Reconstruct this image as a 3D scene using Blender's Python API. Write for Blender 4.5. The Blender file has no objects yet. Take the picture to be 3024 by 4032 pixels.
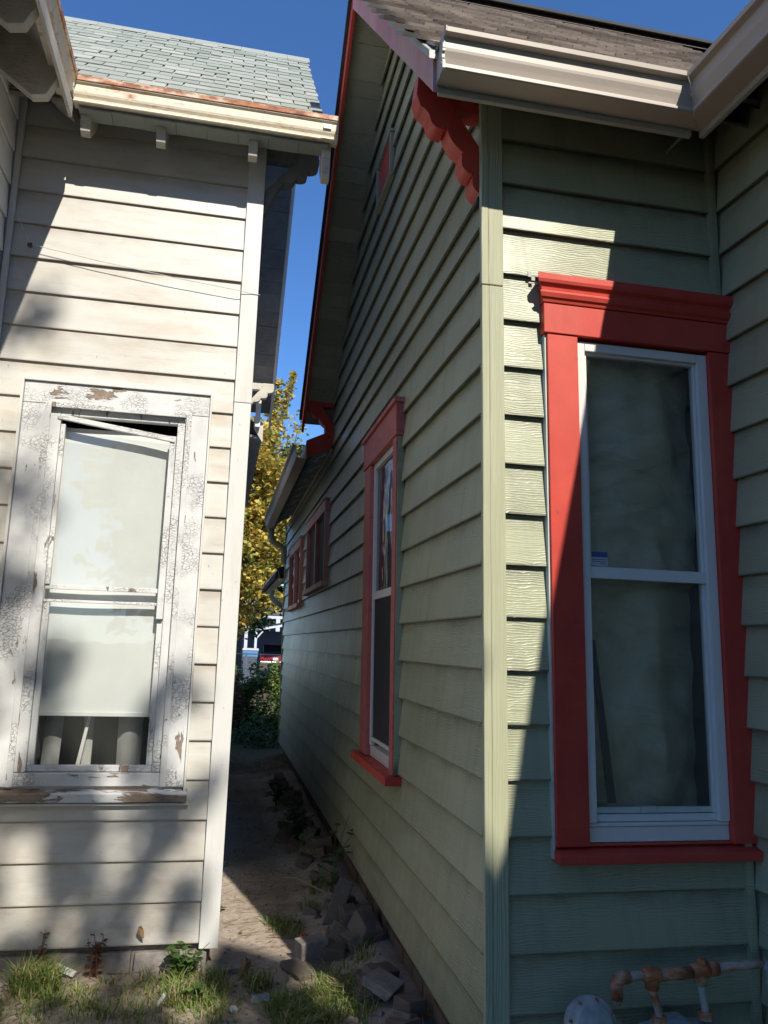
import bpy, math, random
from mathutils import Vector, Matrix, noise as mnoise
R = math.radians
SC = bpy.context.scene
COL = SC.collection

# ------------------------------------------------------------------ camera, sky, sun, exposure
cam = bpy.data.cameras.new("camera")
cam.sensor_fit = 'HORIZONTAL'; cam.sensor_width = 36.0; cam.lens = 36.0 * 3140 / 3024
cam.clip_start = 0.05; cam.clip_end = 600
camo = bpy.data.objects.new("camera", cam); COL.objects.link(camo)
RM = Matrix(((0.9790206, -0.0637242, -0.1935403), (-0.2013649, -0.1573355, -0.9667977), (0.0311576, 0.9854871, -0.1668666)))
camo.matrix_world = Matrix.Translation((0, 0, 1.65)) @ RM.to_4x4()
SC.camera = camo

SUN = Vector((0.215, -1.0, 0.90)).normalized()
el = math.asin(SUN.z); rot = math.atan2(SUN.x, SUN.y)
W = bpy.data.worlds.new("World"); SC.world = W; W.use_nodes = True
wn = W.node_tree.nodes; wl = W.node_tree.links
sky = wn.new("ShaderNodeTexSky"); sky.sky_type = 'NISHITA'; sky.sun_disc = False
sky.sun_elevation = el; sky.sun_rotation = rot; sky.altitude = 0; sky.air_density = 1.0; sky.dust_density = 0.0; sky.ozone_density = 10.0; sky.air_density = 0.85
bg = wn["Background"]; bg.inputs[1].default_value = 0.103
hs = wn.new("ShaderNodeHueSaturation"); hs.inputs['Saturation'].default_value = 1.04; hs.inputs['Value'].default_value = 1.0
wl.new(sky.outputs[0], hs.inputs['Color']); wl.new(hs.outputs[0], bg.inputs[0])
sl = bpy.data.lights.new("sun", 'SUN'); sl.energy = 2.95; sl.angle = R(0.53); sl.color = (1.0, 0.94, 0.82)
so = bpy.data.objects.new("sun", sl); COL.objects.link(so)
so.rotation_euler = SUN.to_track_quat('Z', 'Y').to_euler()
vs = SC.view_settings
vs.view_transform = 'Standard'; vs.look = 'None'; vs.gamma = 1.0; vs.use_curve_mapping = False; vs.exposure = 0.95

# ------------------------------------------------------------------ material helpers
class NT:
    def __init__(s, name):
        s.m = bpy.data.materials.new(name); s.m.use_nodes = True
        s.n = s.m.node_tree.nodes; s.l = s.m.node_tree.links
        s.b = s.n["Principled BSDF"]; s.out = s.n["Material Output"]
        s.tc = s.n.new("ShaderNodeTexCoord"); s.oi = s.n.new("ShaderNodeObjectInfo")
    def k(s, v, inp):
        if hasattr(v, 'links') or hasattr(v, 'is_linked'): s.l.new(v, inp)
        elif v is not None: inp.default_value = v
    def math(s, op, a, b=None, c=None):
        x = s.n.new("ShaderNodeMath"); x.operation = op
        s.k(a, x.inputs[0])
        if b is not None: s.k(b, x.inputs[1])
        if c is not None: s.k(c, x.inputs[2])
        return x.outputs[0]
    def coords(s, scale=(1, 1, 1), board=False, rnd=0.0):
        """object coords; board=True folds x+y into u so that u runs along a wall whichever way it faces"""
        v = s.tc.outputs['Object']
        sp = s.n.new("ShaderNodeSeparateXYZ"); s.l.new(v, sp.inputs[0])
        cb = s.n.new("ShaderNodeCombineXYZ")
        if board:
            u = s.math('ADD', sp.outputs[0], sp.outputs[1]); y = 0.0
            s.k(u, cb.inputs[0])
            if rnd: s.k(s.math('MULTIPLY', s.oi.outputs['Random'], rnd), cb.inputs[1])
            s.k(sp.outputs[2], cb.inputs[2])
        else:
            s.l.new(sp.outputs[0], cb.inputs[0]); s.l.new(sp.outputs[1], cb.inputs[1]); s.l.new(sp.outputs[2], cb.inputs[2])
        mp = s.n.new("ShaderNodeMapping"); s.l.new(cb.outputs[0], mp.inputs[0]); mp.inputs['Scale'].default_value = scale
        if rnd and not board:
            ad = s.n.new("ShaderNodeCombineXYZ"); s.k(s.math('MULTIPLY', s.oi.outputs['Random'], rnd), ad.inputs[0])
            s.l.new(ad.outputs[0], mp.inputs['Location'])
        return mp.outputs[0]
    def noise(s, vec, scale, detail=4, rough=0.55, dist=0.0):
        x = s.n.new("ShaderNodeTexNoise"); s.l.new(vec, x.inputs['Vector'])
        x.inputs['Scale'].default_value = scale; x.inputs['Detail'].default_value = detail
        x.inputs['Roughness'].default_value = rough; x.inputs['Distortion'].default_value = dist
        return x.outputs[0]
    def wave(s, vec, scale, dist=3, detail=2, dscale=1.0, direction='Z', prof='SIN'):
        x = s.n.new("ShaderNodeTexWave"); s.l.new(vec, x.inputs['Vector']); x.bands_direction = direction; x.wave_profile = prof
        x.inputs['Scale'].default_value = scale; x.inputs['Distortion'].default_value = dist
        x.inputs['Detail'].default_value = detail; x.inputs['Detail Scale'].default_value = dscale
        return x.outputs[1]
    def voro(s, vec, scale, feature='F1', out=0):
        x = s.n.new("ShaderNodeTexVoronoi"); s.l.new(vec, x.inputs['Vector']); x.feature = feature
        x.inputs['Scale'].default_value = scale
        return x.outputs[out]
    def ramp(s, f, stops, interp='LINEAR'):
        x = s.n.new("ShaderNodeValToRGB"); s.l.new(f, x.inputs[0]); x.color_ramp.interpolation = interp
        e = x.color_ramp.elements
        while len(e) < len(stops): e.new(0.5)
        for q, (p, c) in zip(e, stops):
            q.position = p; q.color = (c[0], c[1], c[2], 1) if hasattr(c, '__len__') else (c, c, c, 1)
        return x.outputs[0]
    def mix(s, f, a, b, mode='MIX'):
        x = s.n.new("ShaderNodeMix"); x.data_type = 'RGBA'; x.blend_type = mode
        s.k(f, x.inputs[0])
        for v, i in ((a, 6), (b, 7)):
            if isinstance(v, tuple): x.inputs[i].default_value = (v[0], v[1], v[2], 1)
            else: s.l.new(v, x.inputs[i])
        return x.outputs[2]
    def bump(s, h, strength, dist=0.01, prev=None):
        x = s.n.new("ShaderNodeBump"); s.l.new(h, x.inputs['Height'])
        x.inputs['Strength'].default_value = strength; x.inputs['Distance'].default_value = dist
        if prev is not None: s.l.new(prev, x.inputs['Normal'])
        return x.outputs[0]
    def done(s, col, rough=0.6, nrm=None, spec=None, metal=None):
        if isinstance(col, tuple): s.b.inputs['Base Color'].default_value = (*col[:3], 1)
        else: s.l.new(col, s.b.inputs['Base Color'])
        s.k(rough, s.b.inputs['Roughness'])
        if nrm is not None: s.l.new(nrm, s.b.inputs['Normal'])
        if spec is not None: s.b.inputs['Specular IOR Level'].default_value = spec
        if metal is not None: s.b.inputs['Metallic'].default_value = metal
        return s.m
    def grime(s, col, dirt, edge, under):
        """dirt held on a lap board, with lap shade painted in: a thin line on the drip edge, a soft patchy band just under the lap above"""
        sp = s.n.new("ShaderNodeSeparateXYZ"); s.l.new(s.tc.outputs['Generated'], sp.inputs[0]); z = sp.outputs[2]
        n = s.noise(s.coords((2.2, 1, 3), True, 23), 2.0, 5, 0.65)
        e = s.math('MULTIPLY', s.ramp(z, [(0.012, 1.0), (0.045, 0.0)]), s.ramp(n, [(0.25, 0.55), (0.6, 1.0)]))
        u = s.math('MULTIPLY', s.ramp(z, [(0.62, 0.0), (0.90, 1.0)]), s.ramp(n, [(0.40, 0.1), (0.68, 1.0)]))  # band under the lap: lap shade painted in with the dirt
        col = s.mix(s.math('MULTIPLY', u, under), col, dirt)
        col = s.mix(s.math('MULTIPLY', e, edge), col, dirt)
        w = s.n.new("ShaderNodeSeparateXYZ"); s.l.new(s.tc.outputs['Object'], w.inputs[0])
        m = s.math('MULTIPLY', s.ramp(s.math('MULTIPLY', w.outputs[2], 0.5), [(0.10, 1.0), (0.34, 0.0)]), s.ramp(s.noise(s.coords((3, 1, 5), True, 3), 3.0, 6, 0.7), [(0.38, 0.0), (0.7, 1.0)]))
        return s.mix(s.math('MULTIPLY', m, under), col, (dirt[0] + .05, dirt[1] + .03, dirt[2] + .01))     # mud splashed up from the ground
    def perboard(s, col, amt=0.12):
        f = s.math('MULTIPLY_ADD', s.oi.outputs['Random'], amt, 1 - amt / 2)
        g = s.n.new("ShaderNodeCombineColor")
        for i in range(3): s.k(f, g.inputs[i])
        return s.mix(1.0, col, g.outputs[0], 'MULTIPLY')

def mat_green_siding():
    t = NT("green_siding"); v = t.coords((0.3, 5, 1), True, 40)
    big = t.noise(t.coords((1.2, 3, 3), True, 9), 1.3, 4)
    col = t.ramp(big, [(0.3, (0.34, 0.352, 0.228)), (0.7, (0.405, 0.415, 0.272))])
    st = t.noise(t.coords((9, 1, 0.6), True, 2), 1.6, 5, 0.6)
    col = t.mix(t.ramp(st, [(0.52, 0.0), (0.75, 0.28)]), col, (0.17, 0.165, 0.12))
    g1 = t.wave(v, 34, 11, 3, 0.8); g2 = t.noise(t.coords((5, 5, 110), True, 13), 1.0, 3)
    gm = t.noise(t.coords((1, 3, 1.5), True, 30), 2.2, 2)
    gp = t.math('MULTIPLY', t.math('POWER', g1, 4.0), t.ramp(gm, [(0.35, 0.15), (0.62, 1.0)]))
    g = t.math('MULTIPLY_ADD', g2, 0.5, gp)
    col = t.mix(t.math('MULTIPLY', gp, 0.38), col, (0.12, 0.12, 0.08))
    col = t.grime(col, (0.085, 0.08, 0.055), 0.9, 0.5)
    t.b.inputs['Coat Weight'].default_value = 0.12; t.b.inputs['Coat Roughness'].default_value = 0.3
    return t.done(t.perboard(col, 0.1), t.ramp(st, [(0.4, 0.34), (0.7, 0.46)]), t.bump(g, 0.4, 0.003), 0.6)
def mat_green_trim():
    t = NT("green_rough_sawn_trim"); v = t.coords((2.2, 2.2, 0.16), False, 7)
    g = t.wave(v, 13, 9, 3, 1.3, 'X'); n = t.noise(t.coords((60, 60, 3)), 1, 4)
    col = t.ramp(t.noise(t.coords((3, 3, 0.7)), 2, 4), [(0.3, (0.40, 0.41, 0.27)), (0.7, (0.47, 0.475, 0.325))])
    col = t.mix(t.math('MULTIPLY', t.math('POWER', g, 3.0), 0.28), col, (0.42, 0.36, 0.2))
    return t.done(col, 0.6, t.bump(t.math('MULTIPLY_ADD', n, 0.5, t.math('MULTIPLY', g, 0.6)), 0.45, 0.004))
def mat_red(name="red_paint", base=(0.58, 0.054, 0.036), old=0.0):
    t = NT(name); n = t.noise(t.coords((1, 1, 1), False, 5), 6, 6, 0.65)
    col = t.ramp(n, [(0.25, (base[0] * .8, base[1] * .8, base[2] * .85)), (0.75, (base[0] * 1.12, base[1] * 1.2, base[2] * 1.2))])
    if old:
        m = t.noise(t.coords((4, 4, 10), False, 3), 2.2, 5, 0.7)
        col = t.mix(t.ramp(m, [(0.55, 0.0), (0.68, 0.7)]), col, (0.14, 0.05, 0.04))
    g = t.noise(t.coords((45, 45, 1.6), False, 3), 1, 4)
    chip = t.noise(t.coords((5, 5, 2.5), False, 6), 3, 7, 0.7)
    col = t.mix(t.ramp(chip, [(0.66, 0.0), (0.70, 0.6)]), col, (0.16, 0.06, 0.05))
    fade = t.noise(t.coords((2, 2, 0.8), False, 4), 1.2, 3)
    col = t.mix(t.ramp(fade, [(0.42, 0.0), (0.75, 0.5)]), col, (base[0] * 1.1, base[1] * 2.2, base[2] * 2.0))
    lo = t.noise(t.coords((3, 3, 1.5), False, 3), 3, 3)
    return t.done(col, t.ramp(lo, [(0.3, 0.42), (0.7, 0.6)]), t.bump(t.math('MULTIPLY_ADD', lo, 0.5, g), 0.16, 0.004), 0.4)
def mat_white_siding(name="white_siding", base=(0.61, 0.595, 0.555)):
    t = NT(name); v = t.coords((1, 1, 1), True, 17)
    big = t.noise(t.coords((1.6, 1, 5), True, 8), 1.5, 5, 0.6)
    col = t.mix(t.ramp(big, [(0.46, 0.0), (0.74, 0.62)]), base, (base[0] * .78, base[1] * .66, base[2] * .54))
    st = t.noise(t.coords((2, 1, 14), True, 3), 1.6, 6, 0.7)
    col = t.mix(t.ramp(st, [(0.56, 0.0), (0.78, 0.4)]), col, (0.29, 0.21, 0.145))
    sp = t.noise(t.coords((60, 1, 25), True, 3), 1.0, 2)
    col = t.mix(t.ramp(sp, [(0.73, 0.0), (0.76, 0.55)]), col, (0.2, 0.17, 0.14))
    col = t.grime(col, (0.30, 0.20, 0.12), 0.5, 0.40)
    g = t.noise(t.coords((4, 3, 150), True, 9), 1.0, 3)
    w = t.noise(t.coords((1.1, 3, 3), True, 9), 2.0, 2)
    return t.done(t.perboard(col, 0.05), 0.42, t.bump(w, 0.25, 0.02, t.bump(g, 0.16, 0.003)))
def mat_white_trim(name="white_trim", base=(0.68, 0.675, 0.65)):
    t = NT(name); n = t.noise(t.coords((8, 8, 1.2), False, 3), 2, 5)
    col = t.mix(t.ramp(n, [(0.52, 0.0), (0.8, 0.45)]), base, (0.5, 0.44, 0.36))
    sp = t.noise(t.coords((50, 50, 22)), 1.0, 2)
    col = t.mix(t.ramp(sp, [(0.72, 0.0), (0.76, 0.5)]), col, (0.25, 0.22, 0.2))
    return t.done(col, 0.45, t.bump(n, 0.1, 0.005))
def mat_peel(name="peeling_white_paint", amount=-0.25, horiz=False):
    t = NT(name)
    sc = (3.2, 9, 12) if horiz else (14, 14, 2.6)
    v = t.coords(sc, False, 6)
    m = t.noise(v, 1.1, 8, 0.68, 0.4)
    big = t.noise(t.coords((1, 1, 1), False, 4), 3.0, 3)
    mm = t.math('ADD', m, t.math('MULTIPLY_ADD', big, 0.5, -0.25))
    e = 0.62 - 0.14 * amount
    bare = t.ramp(mm, [(e, 0.0), (e + 0.015, 1.0)])
    vc = t.n.new("ShaderNodeVectorMath"); vc.operation = 'ADD'
    dn = t.n.new("ShaderNodeTexNoise"); t.l.new(t.tc.outputs['Object'], dn.inputs['Vector']); dn.inputs['Scale'].default_value = 30
    ds = t.n.new("ShaderNodeVectorMath"); ds.operation = 'SCALE'; t.l.new(dn.outputs[1], ds.inputs[0]); ds.inputs['Scale'].default_value = 0.035
    t.l.new(t.tc.outputs['Object'], vc.inputs[0]); t.l.new(ds.outputs[0], vc.inputs[1])
    mp = t.n.new("ShaderNodeMapping"); t.l.new(vc.outputs[0], mp.inputs[0]); mp.inputs['Scale'].default_value = (44, 44, 70)
    crk = t.voro(mp.outputs[0], 1.0, 'DISTANCE_TO_EDGE')
    zone = t.ramp(t.noise(t.coords((1, 1, 1), False, 9), 4.0, 4), [(0.48, 0.0), (0.62, 1.0)])
    line = t.math('MULTIPLY', t.ramp(crk, [(0.0, 1.0), (0.06, 0.0)]), zone)
    wood = t.ramp(t.noise(t.coords((20, 40, 40) if horiz else (60, 60, 4)), 1, 4), [(0.3, (0.19, 0.13, 0.095)), (0.7, (0.36, 0.27, 0.21))])
    paint = t.ramp(t.noise(t.coords((6, 6, 6)), 1.4, 4), [(0.35, (0.60, 0.60, 0.605)), (0.65, (0.70, 0.70, 0.70))])
    col = t.mix(t.math('MULTIPLY', line, 0.42), paint, (0.32, 0.29, 0.27))
    col = t.mix(bare, col, wood)
    h = t.math('SUBTRACT', 1.0, t.math('MAXIMUM', bare, t.math('MULTIPLY', line, 0.8)))
    return t.done(col, 0.55, t.bump(h, 0.9, 0.008))
def mat_plain(name, col, rough=0.5, var=0.15, scale=8, bump=0.1, metal=None, spec=None):
    t = NT(name); n = t.noise(t.coords((1, 1, 1), False, 11), scale, 5)
    c = t.ramp(n, [(0.25, tuple(x * (1 - var) for x in col)), (0.75, tuple(min(1, x * (1 + var)) for x in col))])
    return t.done(c, rough, t.bump(n, bump, 0.01), spec, metal)
def mat_dirtywood(name, a, b, crackcol):
    t = NT(name); v = t.coords((2, 2, 2), False, 8)
    n = t.noise(v, 3, 6, 0.65); c = t.voro(t.coords((9, 90, 60), False, 5), 1.0, 'DISTANCE_TO_EDGE')
    col = t.ramp(n, [(0.3, a), (0.7, b)])
    z = t.ramp(t.noise(v, 1.4, 4), [(0.45, 0.0), (0.6, 1.0)])
    col = t.mix(t.math('MULTIPLY', z, t.ramp(c, [(0.0, 0.6), (0.05, 0.0)])), col, crackcol)
    return t.done(t.perboard(col, 0.25), 0.75, t.bump(n, 0.25, 0.006))
def mat_rusty(name, rust_at, paint=(0.70, 0.62, 0.48)):
    t = NT(name); v = t.coords((3, 6, 8)); n = t.noise(v, 2.0, 8, 0.7); fl = t.noise(t.coords((10, 10, 30)), 1.5, 5, 0.6)
    p = t.ramp(fl, [(0.35, paint), (0.6, tuple(min(.85, x * 1.12) for x in paint)), (0.72, (0.45, 0.42, 0.38))])
    rust = t.ramp(t.noise(t.coords((20, 20, 40)), 1, 5), [(0.3, (0.22, 0.06, 0.025)), (0.55, (0.47, 0.16, 0.06)), (0.75, (0.55, 0.30, 0.16))])
    col = t.mix(t.ramp(n, [(rust_at, 0.0), (rust_at + 0.14, 1.0)]), p, rust)
    return t.done(col, 0.6, t.bump(fl, 0.35, 0.006))
def mat_shingle(name, cols, streak=0.2):
    t = NT(name); v = t.coords((1, 1, 1), False, 21)
    gr = t.noise(t.tc.outputs['Object'], 260, 2, 0.7); n = t.noise(v, 5, 4)
    base = t.ramp(t.oi.outputs['Random'], cols)
    c = t.mix(t.math('MULTIPLY', gr, 0.55), base, (0.08, 0.075, 0.07))
    c = t.mix(t.ramp(n, [(0.5, 0.0), (0.8, streak)]), c, (0.06, 0.065, 0.055))
    return t.done(c, 0.9, t.bump(gr, 0.5, 0.004), 0.2)
def mat_dirt():
    t = NT("bare_dirt"); v = t.tc.outputs['Object']
    n = t.noise(v, 1.3, 6, 0.6); f = t.noise(v, 28, 6, 0.7); ch = t.voro(v, 42, 'F1'); chc = t.voro(v, 42, 'F1', 1)
    col = t.ramp(n, [(0.3, (0.31, 0.25, 0.205)), (0.7, (0.50, 0.425, 0.36))])
    col = t.mix(t.ramp(f, [(0.42, 0.0), (0.7, 0.6)]), col, (0.17, 0.13, 0.10))
    sx = t.n.new("ShaderNodeSeparateXYZ"); t.l.new(v, sx.inputs[0])
    wob = t.math('MULTIPLY_ADD', t.noise(v, 1.1, 5, 0.65), 2.4, -1.2)
    yard = t.math('ADD', t.math('SUBTRACT', 3.75, sx.outputs[1]), wob)      # lawn soil in front of the houses, darkened to cut bounce light; bare alley dirt
    back = t.math('ADD', t.math('SUBTRACT', sx.outputs[1], 10.3), wob)  # far alley end painted darker too, in place of shade
    side = t.math('SUBTRACT', t.math('ABSOLUTE', sx.outputs[0]), 8.0)
    lawn = t.ramp(t.math('MAXIMUM', t.math('MAXIMUM', yard, back), side), [(0.0, 0.0), (0.6, 1.0)])
    lc = t.ramp(t.noise(v, 9, 5, 0.7), [(0.3, (0.075, 0.065, 0.03)), (0.6, (0.13, 0.105, 0.055)), (0.75, (0.20, 0.15, 0.09))])
    col = t.mix(lawn, col, lc)
    sepc = t.n.new("ShaderNodeSeparateColor"); t.l.new(chc, sepc.inputs[0])
    pale = t.math('MULTIPLY', t.math('LESS_THAN', ch, 0.22), t.math('GREATER_THAN', sepc.outputs[0], 0.86))
    col = t.mix(pale, col, (0.5, 0.47, 0.43))
    return t.done(col, 0.95, t.bump(t.math('MULTIPLY_ADD', ch, 0.4, f), 0.4, 0.01), 0.15)
def mat_leaf(name, stops, trans=0.25):
    t = NT(name); g = t.n.new("ShaderNodeNewGeometry")
    col = t.ramp(g.outputs['Random Per Island'], stops)
    t.done(col, 0.55, None, 0.3)
    tr = t.n.new("ShaderNodeBsdfTranslucent"); t.l.new(col, tr.inputs[0])
    mx = t.n.new("ShaderNodeMixShader"); mx.inputs[0].default_value = trans
    t.l.new(t.b.outputs[0], mx.inputs[1]); t.l.new(tr.outputs[0], mx.inputs[2]); t.l.new(mx.outputs[0], t.out.inputs[0])
    return t.m
def mat_glass(name, tint=(0.9, 0.95, 0.93), wob=0.0, dirt=0.12):
    t = NT(name)
    lw = t.n.new("ShaderNodeLayerWeight"); lw.inputs[0].default_value = 0.5
    fz = t.math('MULTIPLY_ADD', t.math('POWER', lw.outputs['Facing'], 4.0), 0.93, 0.045)
    gl = t.n.new("ShaderNodeBsdfGlossy"); gl.inputs['Roughness'].default_value = 0.015
    tr = t.n.new("ShaderNodeBsdfTransparent"); tr.inputs[0].default_value = (*tint, 1)
    df = t.n.new("ShaderNodeBsdfDiffuse"); df.inputs[0].default_value = (0.55, 0.56, 0.53, 1)
    dn = t.noise(t.coords((2, 2, 0.8)), 2.5, 6, 0.6)
    d2 = t.n.new("ShaderNodeMixShader"); t.l.new(t.math('MULTIPLY', dn, dirt), d2.inputs[0])
    t.l.new(tr.outputs[0], d2.inputs[1]); t.l.new(df.outputs[0], d2.inputs[2])
    mx = t.n.new("ShaderNodeMixShader"); t.l.new(t.math('MINIMUM', fz, 1.0), mx.inputs[0])
    t.l.new(d2.outputs[0], mx.inputs[1]); t.l.new(gl.outputs[0], mx.inputs[2])
    if wob:
        b = t.bump(t.noise(t.coords((1.4, 1.4, 0.7)), 3.0, 2), wob, 0.05)
        t.l.new(b, gl.inputs['Normal'])
    t.l.new(mx.outputs[0], t.out.inputs[0]); t.n.remove(t.b)
    return t.m
def mat_film():
    t = NT("insulation_film"); v = t.coords((1.2, 1, 2.2)); n = t.noise(v, 2.4, 5, 0.6, 1.5)
    n2 = t.noise(t.coords((5, 1, 5)), 2.4, 4)
    col = t.ramp(n, [(0.3, (0.40, 0.37, 0.26)), (0.5, (0.50, 0.48, 0.37)), (0.7, (0.60, 0.58, 0.47))])
    return t.done(col, 0.5, t.bump(t.math('MULTIPLY_ADD', n2, 0.3, n), 0.35, 0.05))
def mat_brick(name, a, b):
    t = NT(name); n = t.noise(t.coords((1, 1, 1), False, 31), 14, 6, 0.7); r = t.ramp(t.oi.outputs['Random'], [(0, a), (1, b)])
    c = t.mix(t.ramp(n, [(0.4, 0.0), (0.7, 0.75)]), r, (0.12, 0.095, 0.075))
    return t.done(c, 0.9, t.bump(n, 0.6, 0.012), 0.2)

M = {}
M['gs'] = mat_green_siding(); M['gt'] = mat_green_trim(); M['red'] = mat_red(); M['redold_sheen'] = mat_red("old_sheen_red_paint", (0.50, 0.12, 0.11), 1)  # old red lightened, its gloss reflection put into the base colour
M['pinkred'] = mat_red("sheen_red_paint", (0.56, 0.23, 0.235), 0)  # pink of sky reflections put into the red paint colour
M['ws'] = mat_white_siding(); M['ws2'] = mat_plain('bounce_white_siding', (0.80, 0.79, 0.76), 0.4, 0.04, 3, 0.05); M['wt'] = mat_white_trim(); M['peel'] = mat_peel(); M['peelh'] = mat_peel("peeling_white_paint_across", 0.1, True)  # side siding made whiter than the front to bounce light into the alley
M['peelsill'] = mat_peel("badly_peeling_sill_paint", 0.8, True)
M['vinyl'] = mat_plain("white_vinyl", (0.74, 0.715, 0.68), 0.35, 0.05, 6, 0.04); M['caulk'] = mat_plain("pale_caulk", (0.55, 0.58, 0.52), 0.6)
M['gutter'] = mat_plain("almond_gutter_paint", (0.47, 0.405, 0.345), 0.45, 0.06, 3, 0.03)
M['fascia'] = mat_plain("greige_fascia", (0.42, 0.40, 0.35), 0.5, 0.08)
M['soffit'] = mat_dirtywood("painted_soffit_boards", (0.30, 0.30, 0.24), (0.36, 0.36, 0.29), (0.1, 0.09, 0.07))
M['oldsoffit'] = mat_dirtywood("weathered_grey_soffit_boards", (0.17, 0.17, 0.18), (0.27, 0.27, 0.275), (0.04, 0.035, 0.03))
M['rafter'] = mat_dirtywood("dirty_white_rafter_paint", (0.44, 0.40, 0.33), (0.62, 0.58, 0.51), (0.15, 0.12, 0.09))
M['rustg'] = mat_rusty("cream_gutter_with_rust", 0.56); M['rustlip'] = mat_rusty("rusty_gutter_lip", 0.40, (0.72, 0.56, 0.42)); M['rustpipe'] = mat_rusty("rusty_painted_pipe", 0.50, (0.40, 0.38, 0.32))
M['rustpipe2'] = mat_rusty("very_rusty_fitting", 0.36, (0.42, 0.36, 0.28))
M['shw'] = mat_shingle("pale_grey_green_shingle", [(0.0, (0.33, 0.37, 0.32)), (0.35, (0.45, 0.48, 0.43)), (0.7, (0.40, 0.44, 0.385)), (1.0, (0.54, 0.555, 0.50))], 0.15)
M['shg'] = mat_shingle("weathered_brown_shingle", [(0.0, (0.30, 0.25, 0.22)), (0.4, (0.52, 0.455, 0.40)), (0.75, (0.68, 0.60, 0.53)), (1.0, (0.42, 0.365, 0.325))])
M['tar'] = mat_plain("dark_roofing_felt", (0.05, 0.048, 0.045), 0.9); M['felt'] = mat_plain("grey_metal_drip_edge", (0.42, 0.42, 0.37), 0.5)
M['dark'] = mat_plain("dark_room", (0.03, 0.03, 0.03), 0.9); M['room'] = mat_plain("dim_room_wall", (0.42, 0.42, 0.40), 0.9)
M['glass'] = mat_glass("window_glass", (0.95, 0.95, 0.92), 0.0, 0.05); M['wob'] = mat_glass("old_wavy_glass", (0.975, 0.98, 0.975), 0.03, 0.06); M['sideglass'] = mat_glass("reflective_glass", (0.5, 0.53, 0.52), 0.3, 0.04)
M['screen'] = mat_plain("insect_screen", (0.028, 0.03, 0.033), 0.7, 0.1); M['film'] = mat_film()
M['shade'] = mat_plain("cream_roller_shade", (0.68, 0.70, 0.685), 0.7, 0.05, 4, 0.1)
M['conc'] = mat_brick("grey_concrete", (0.27, 0.235, 0.21), (0.33, 0.29, 0.26)); M['brick'] = mat_brick("old_red_brick", (0.15, 0.10, 0.08), (0.22, 0.165, 0.14))
M['rub'] = mat_brick("dirty_rubble_stone", (0.12, 0.095, 0.075), (0.22, 0.185, 0.155)); M['found'] = mat_brick("parged_foundation", (0.30, 0.27, 0.25), (0.34, 0.31, 0.28))
M['rotwood'] = mat_brick("rotten_sill_timber", (0.20, 0.12, 0.07), (0.24, 0.15, 0.09))
M['dirt'] = mat_dirt()
M['grass'] = mat_leaf("grass_blades", [(0.0, (0.09, 0.15, 0.03)), (0.45, (0.18, 0.27, 0.06)), (0.7, (0.26, 0.32, 0.10)), (0.76, (0.42, 0.35, 0.17)), (1.0, (0.50, 0.42, 0.24))], 0.3)
M['straw'] = mat_leaf("dry_straw", [(0.0, (0.28, 0.21, 0.11)), (1.0, (0.46, 0.38, 0.22))], 0.2)
M['weed'] = mat_leaf("weed_leaves", [(0.0, (0.05, 0.10, 0.025)), (1.0, (0.12, 0.21, 0.05))], 0.35)
M['redweed'] = mat_leaf("dried_red_weed", [(0.0, (0.10, 0.035, 0.025)), (1.0, (0.24, 0.11, 0.06))], 0.2)
M['yleaf'] = mat_leaf("golden_autumn_leaves", [(0.0, (0.52, 0.28, 0.05)), (0.25, (0.66, 0.47, 0.09)), (0.55, (0.66, 0.54, 0.14)), (0.75, (0.40, 0.42, 0.11)), (1.0, (0.15, 0.22, 0.06))], 0.35)
M['gleaf'] = mat_leaf("dark_green_leaves", [(0.0, (0.022, 0.05, 0.018)), (0.7, (0.06, 0.115, 0.035)), (1.0, (0.14, 0.19, 0.05))], 0.25)
M['hleaf'] = mat_leaf("hedge_leaves", [(0.0, (0.05, 0.10, 0.03)), (0.55, (0.14, 0.22, 0.055)), (0.88, (0.28, 0.32, 0.09)), (1.0, (0.40, 0.27, 0.13))], 0.3)
M['bark'] = mat_plain("bark", (0.10, 0.08, 0.065), 0.95, 0.4, 12, 0.8)
M['gasmetal'] = mat_plain("grey_painted_cast_metal", (0.37, 0.385, 0.38), 0.55, 0.35, 18, 0.3)
M['black'] = mat_plain("black_rubber", (0.02, 0.02, 0.02), 0.6); M['chrome'] = mat_plain("grey_metal", (0.45, 0.45, 0.45), 0.3, 0.1, 8, 0.05, 1.0)
M['carred'] = mat_plain("dark_red_car_paint", (0.20, 0.015, 0.018), 0.22, 0.05, 3, 0.0); M['carglass'] = mat_plain("car_window_tint", (0.012, 0.013, 0.015), 0.08, 0.05, 3, 0.0)
M['taill'] = mat_plain("red_tail_lamp", (0.55, 0.02, 0.02), 0.25, 0.1); M['binblue'] = mat_plain("blue_bin_plastic", (0.10, 0.26, 0.50), 0.5); M['bingrey'] = mat_plain("pale_bin_plastic", (0.45, 0.45, 0.44), 0.5)
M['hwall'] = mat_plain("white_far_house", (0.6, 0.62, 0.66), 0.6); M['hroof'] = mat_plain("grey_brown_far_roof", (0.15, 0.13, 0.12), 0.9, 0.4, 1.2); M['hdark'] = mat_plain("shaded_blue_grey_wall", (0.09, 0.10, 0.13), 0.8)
M['sticker_b'] = mat_plain("blue_print", (0.06, 0.10, 0.30), 0.5); M['sticker_w'] = mat_plain("pale_print", (0.5, 0.53, 0.55), 0.5); M['redplastic'] = mat_plain("red_plastic", (0.6, 0.06, 0.05), 0.4)
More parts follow.
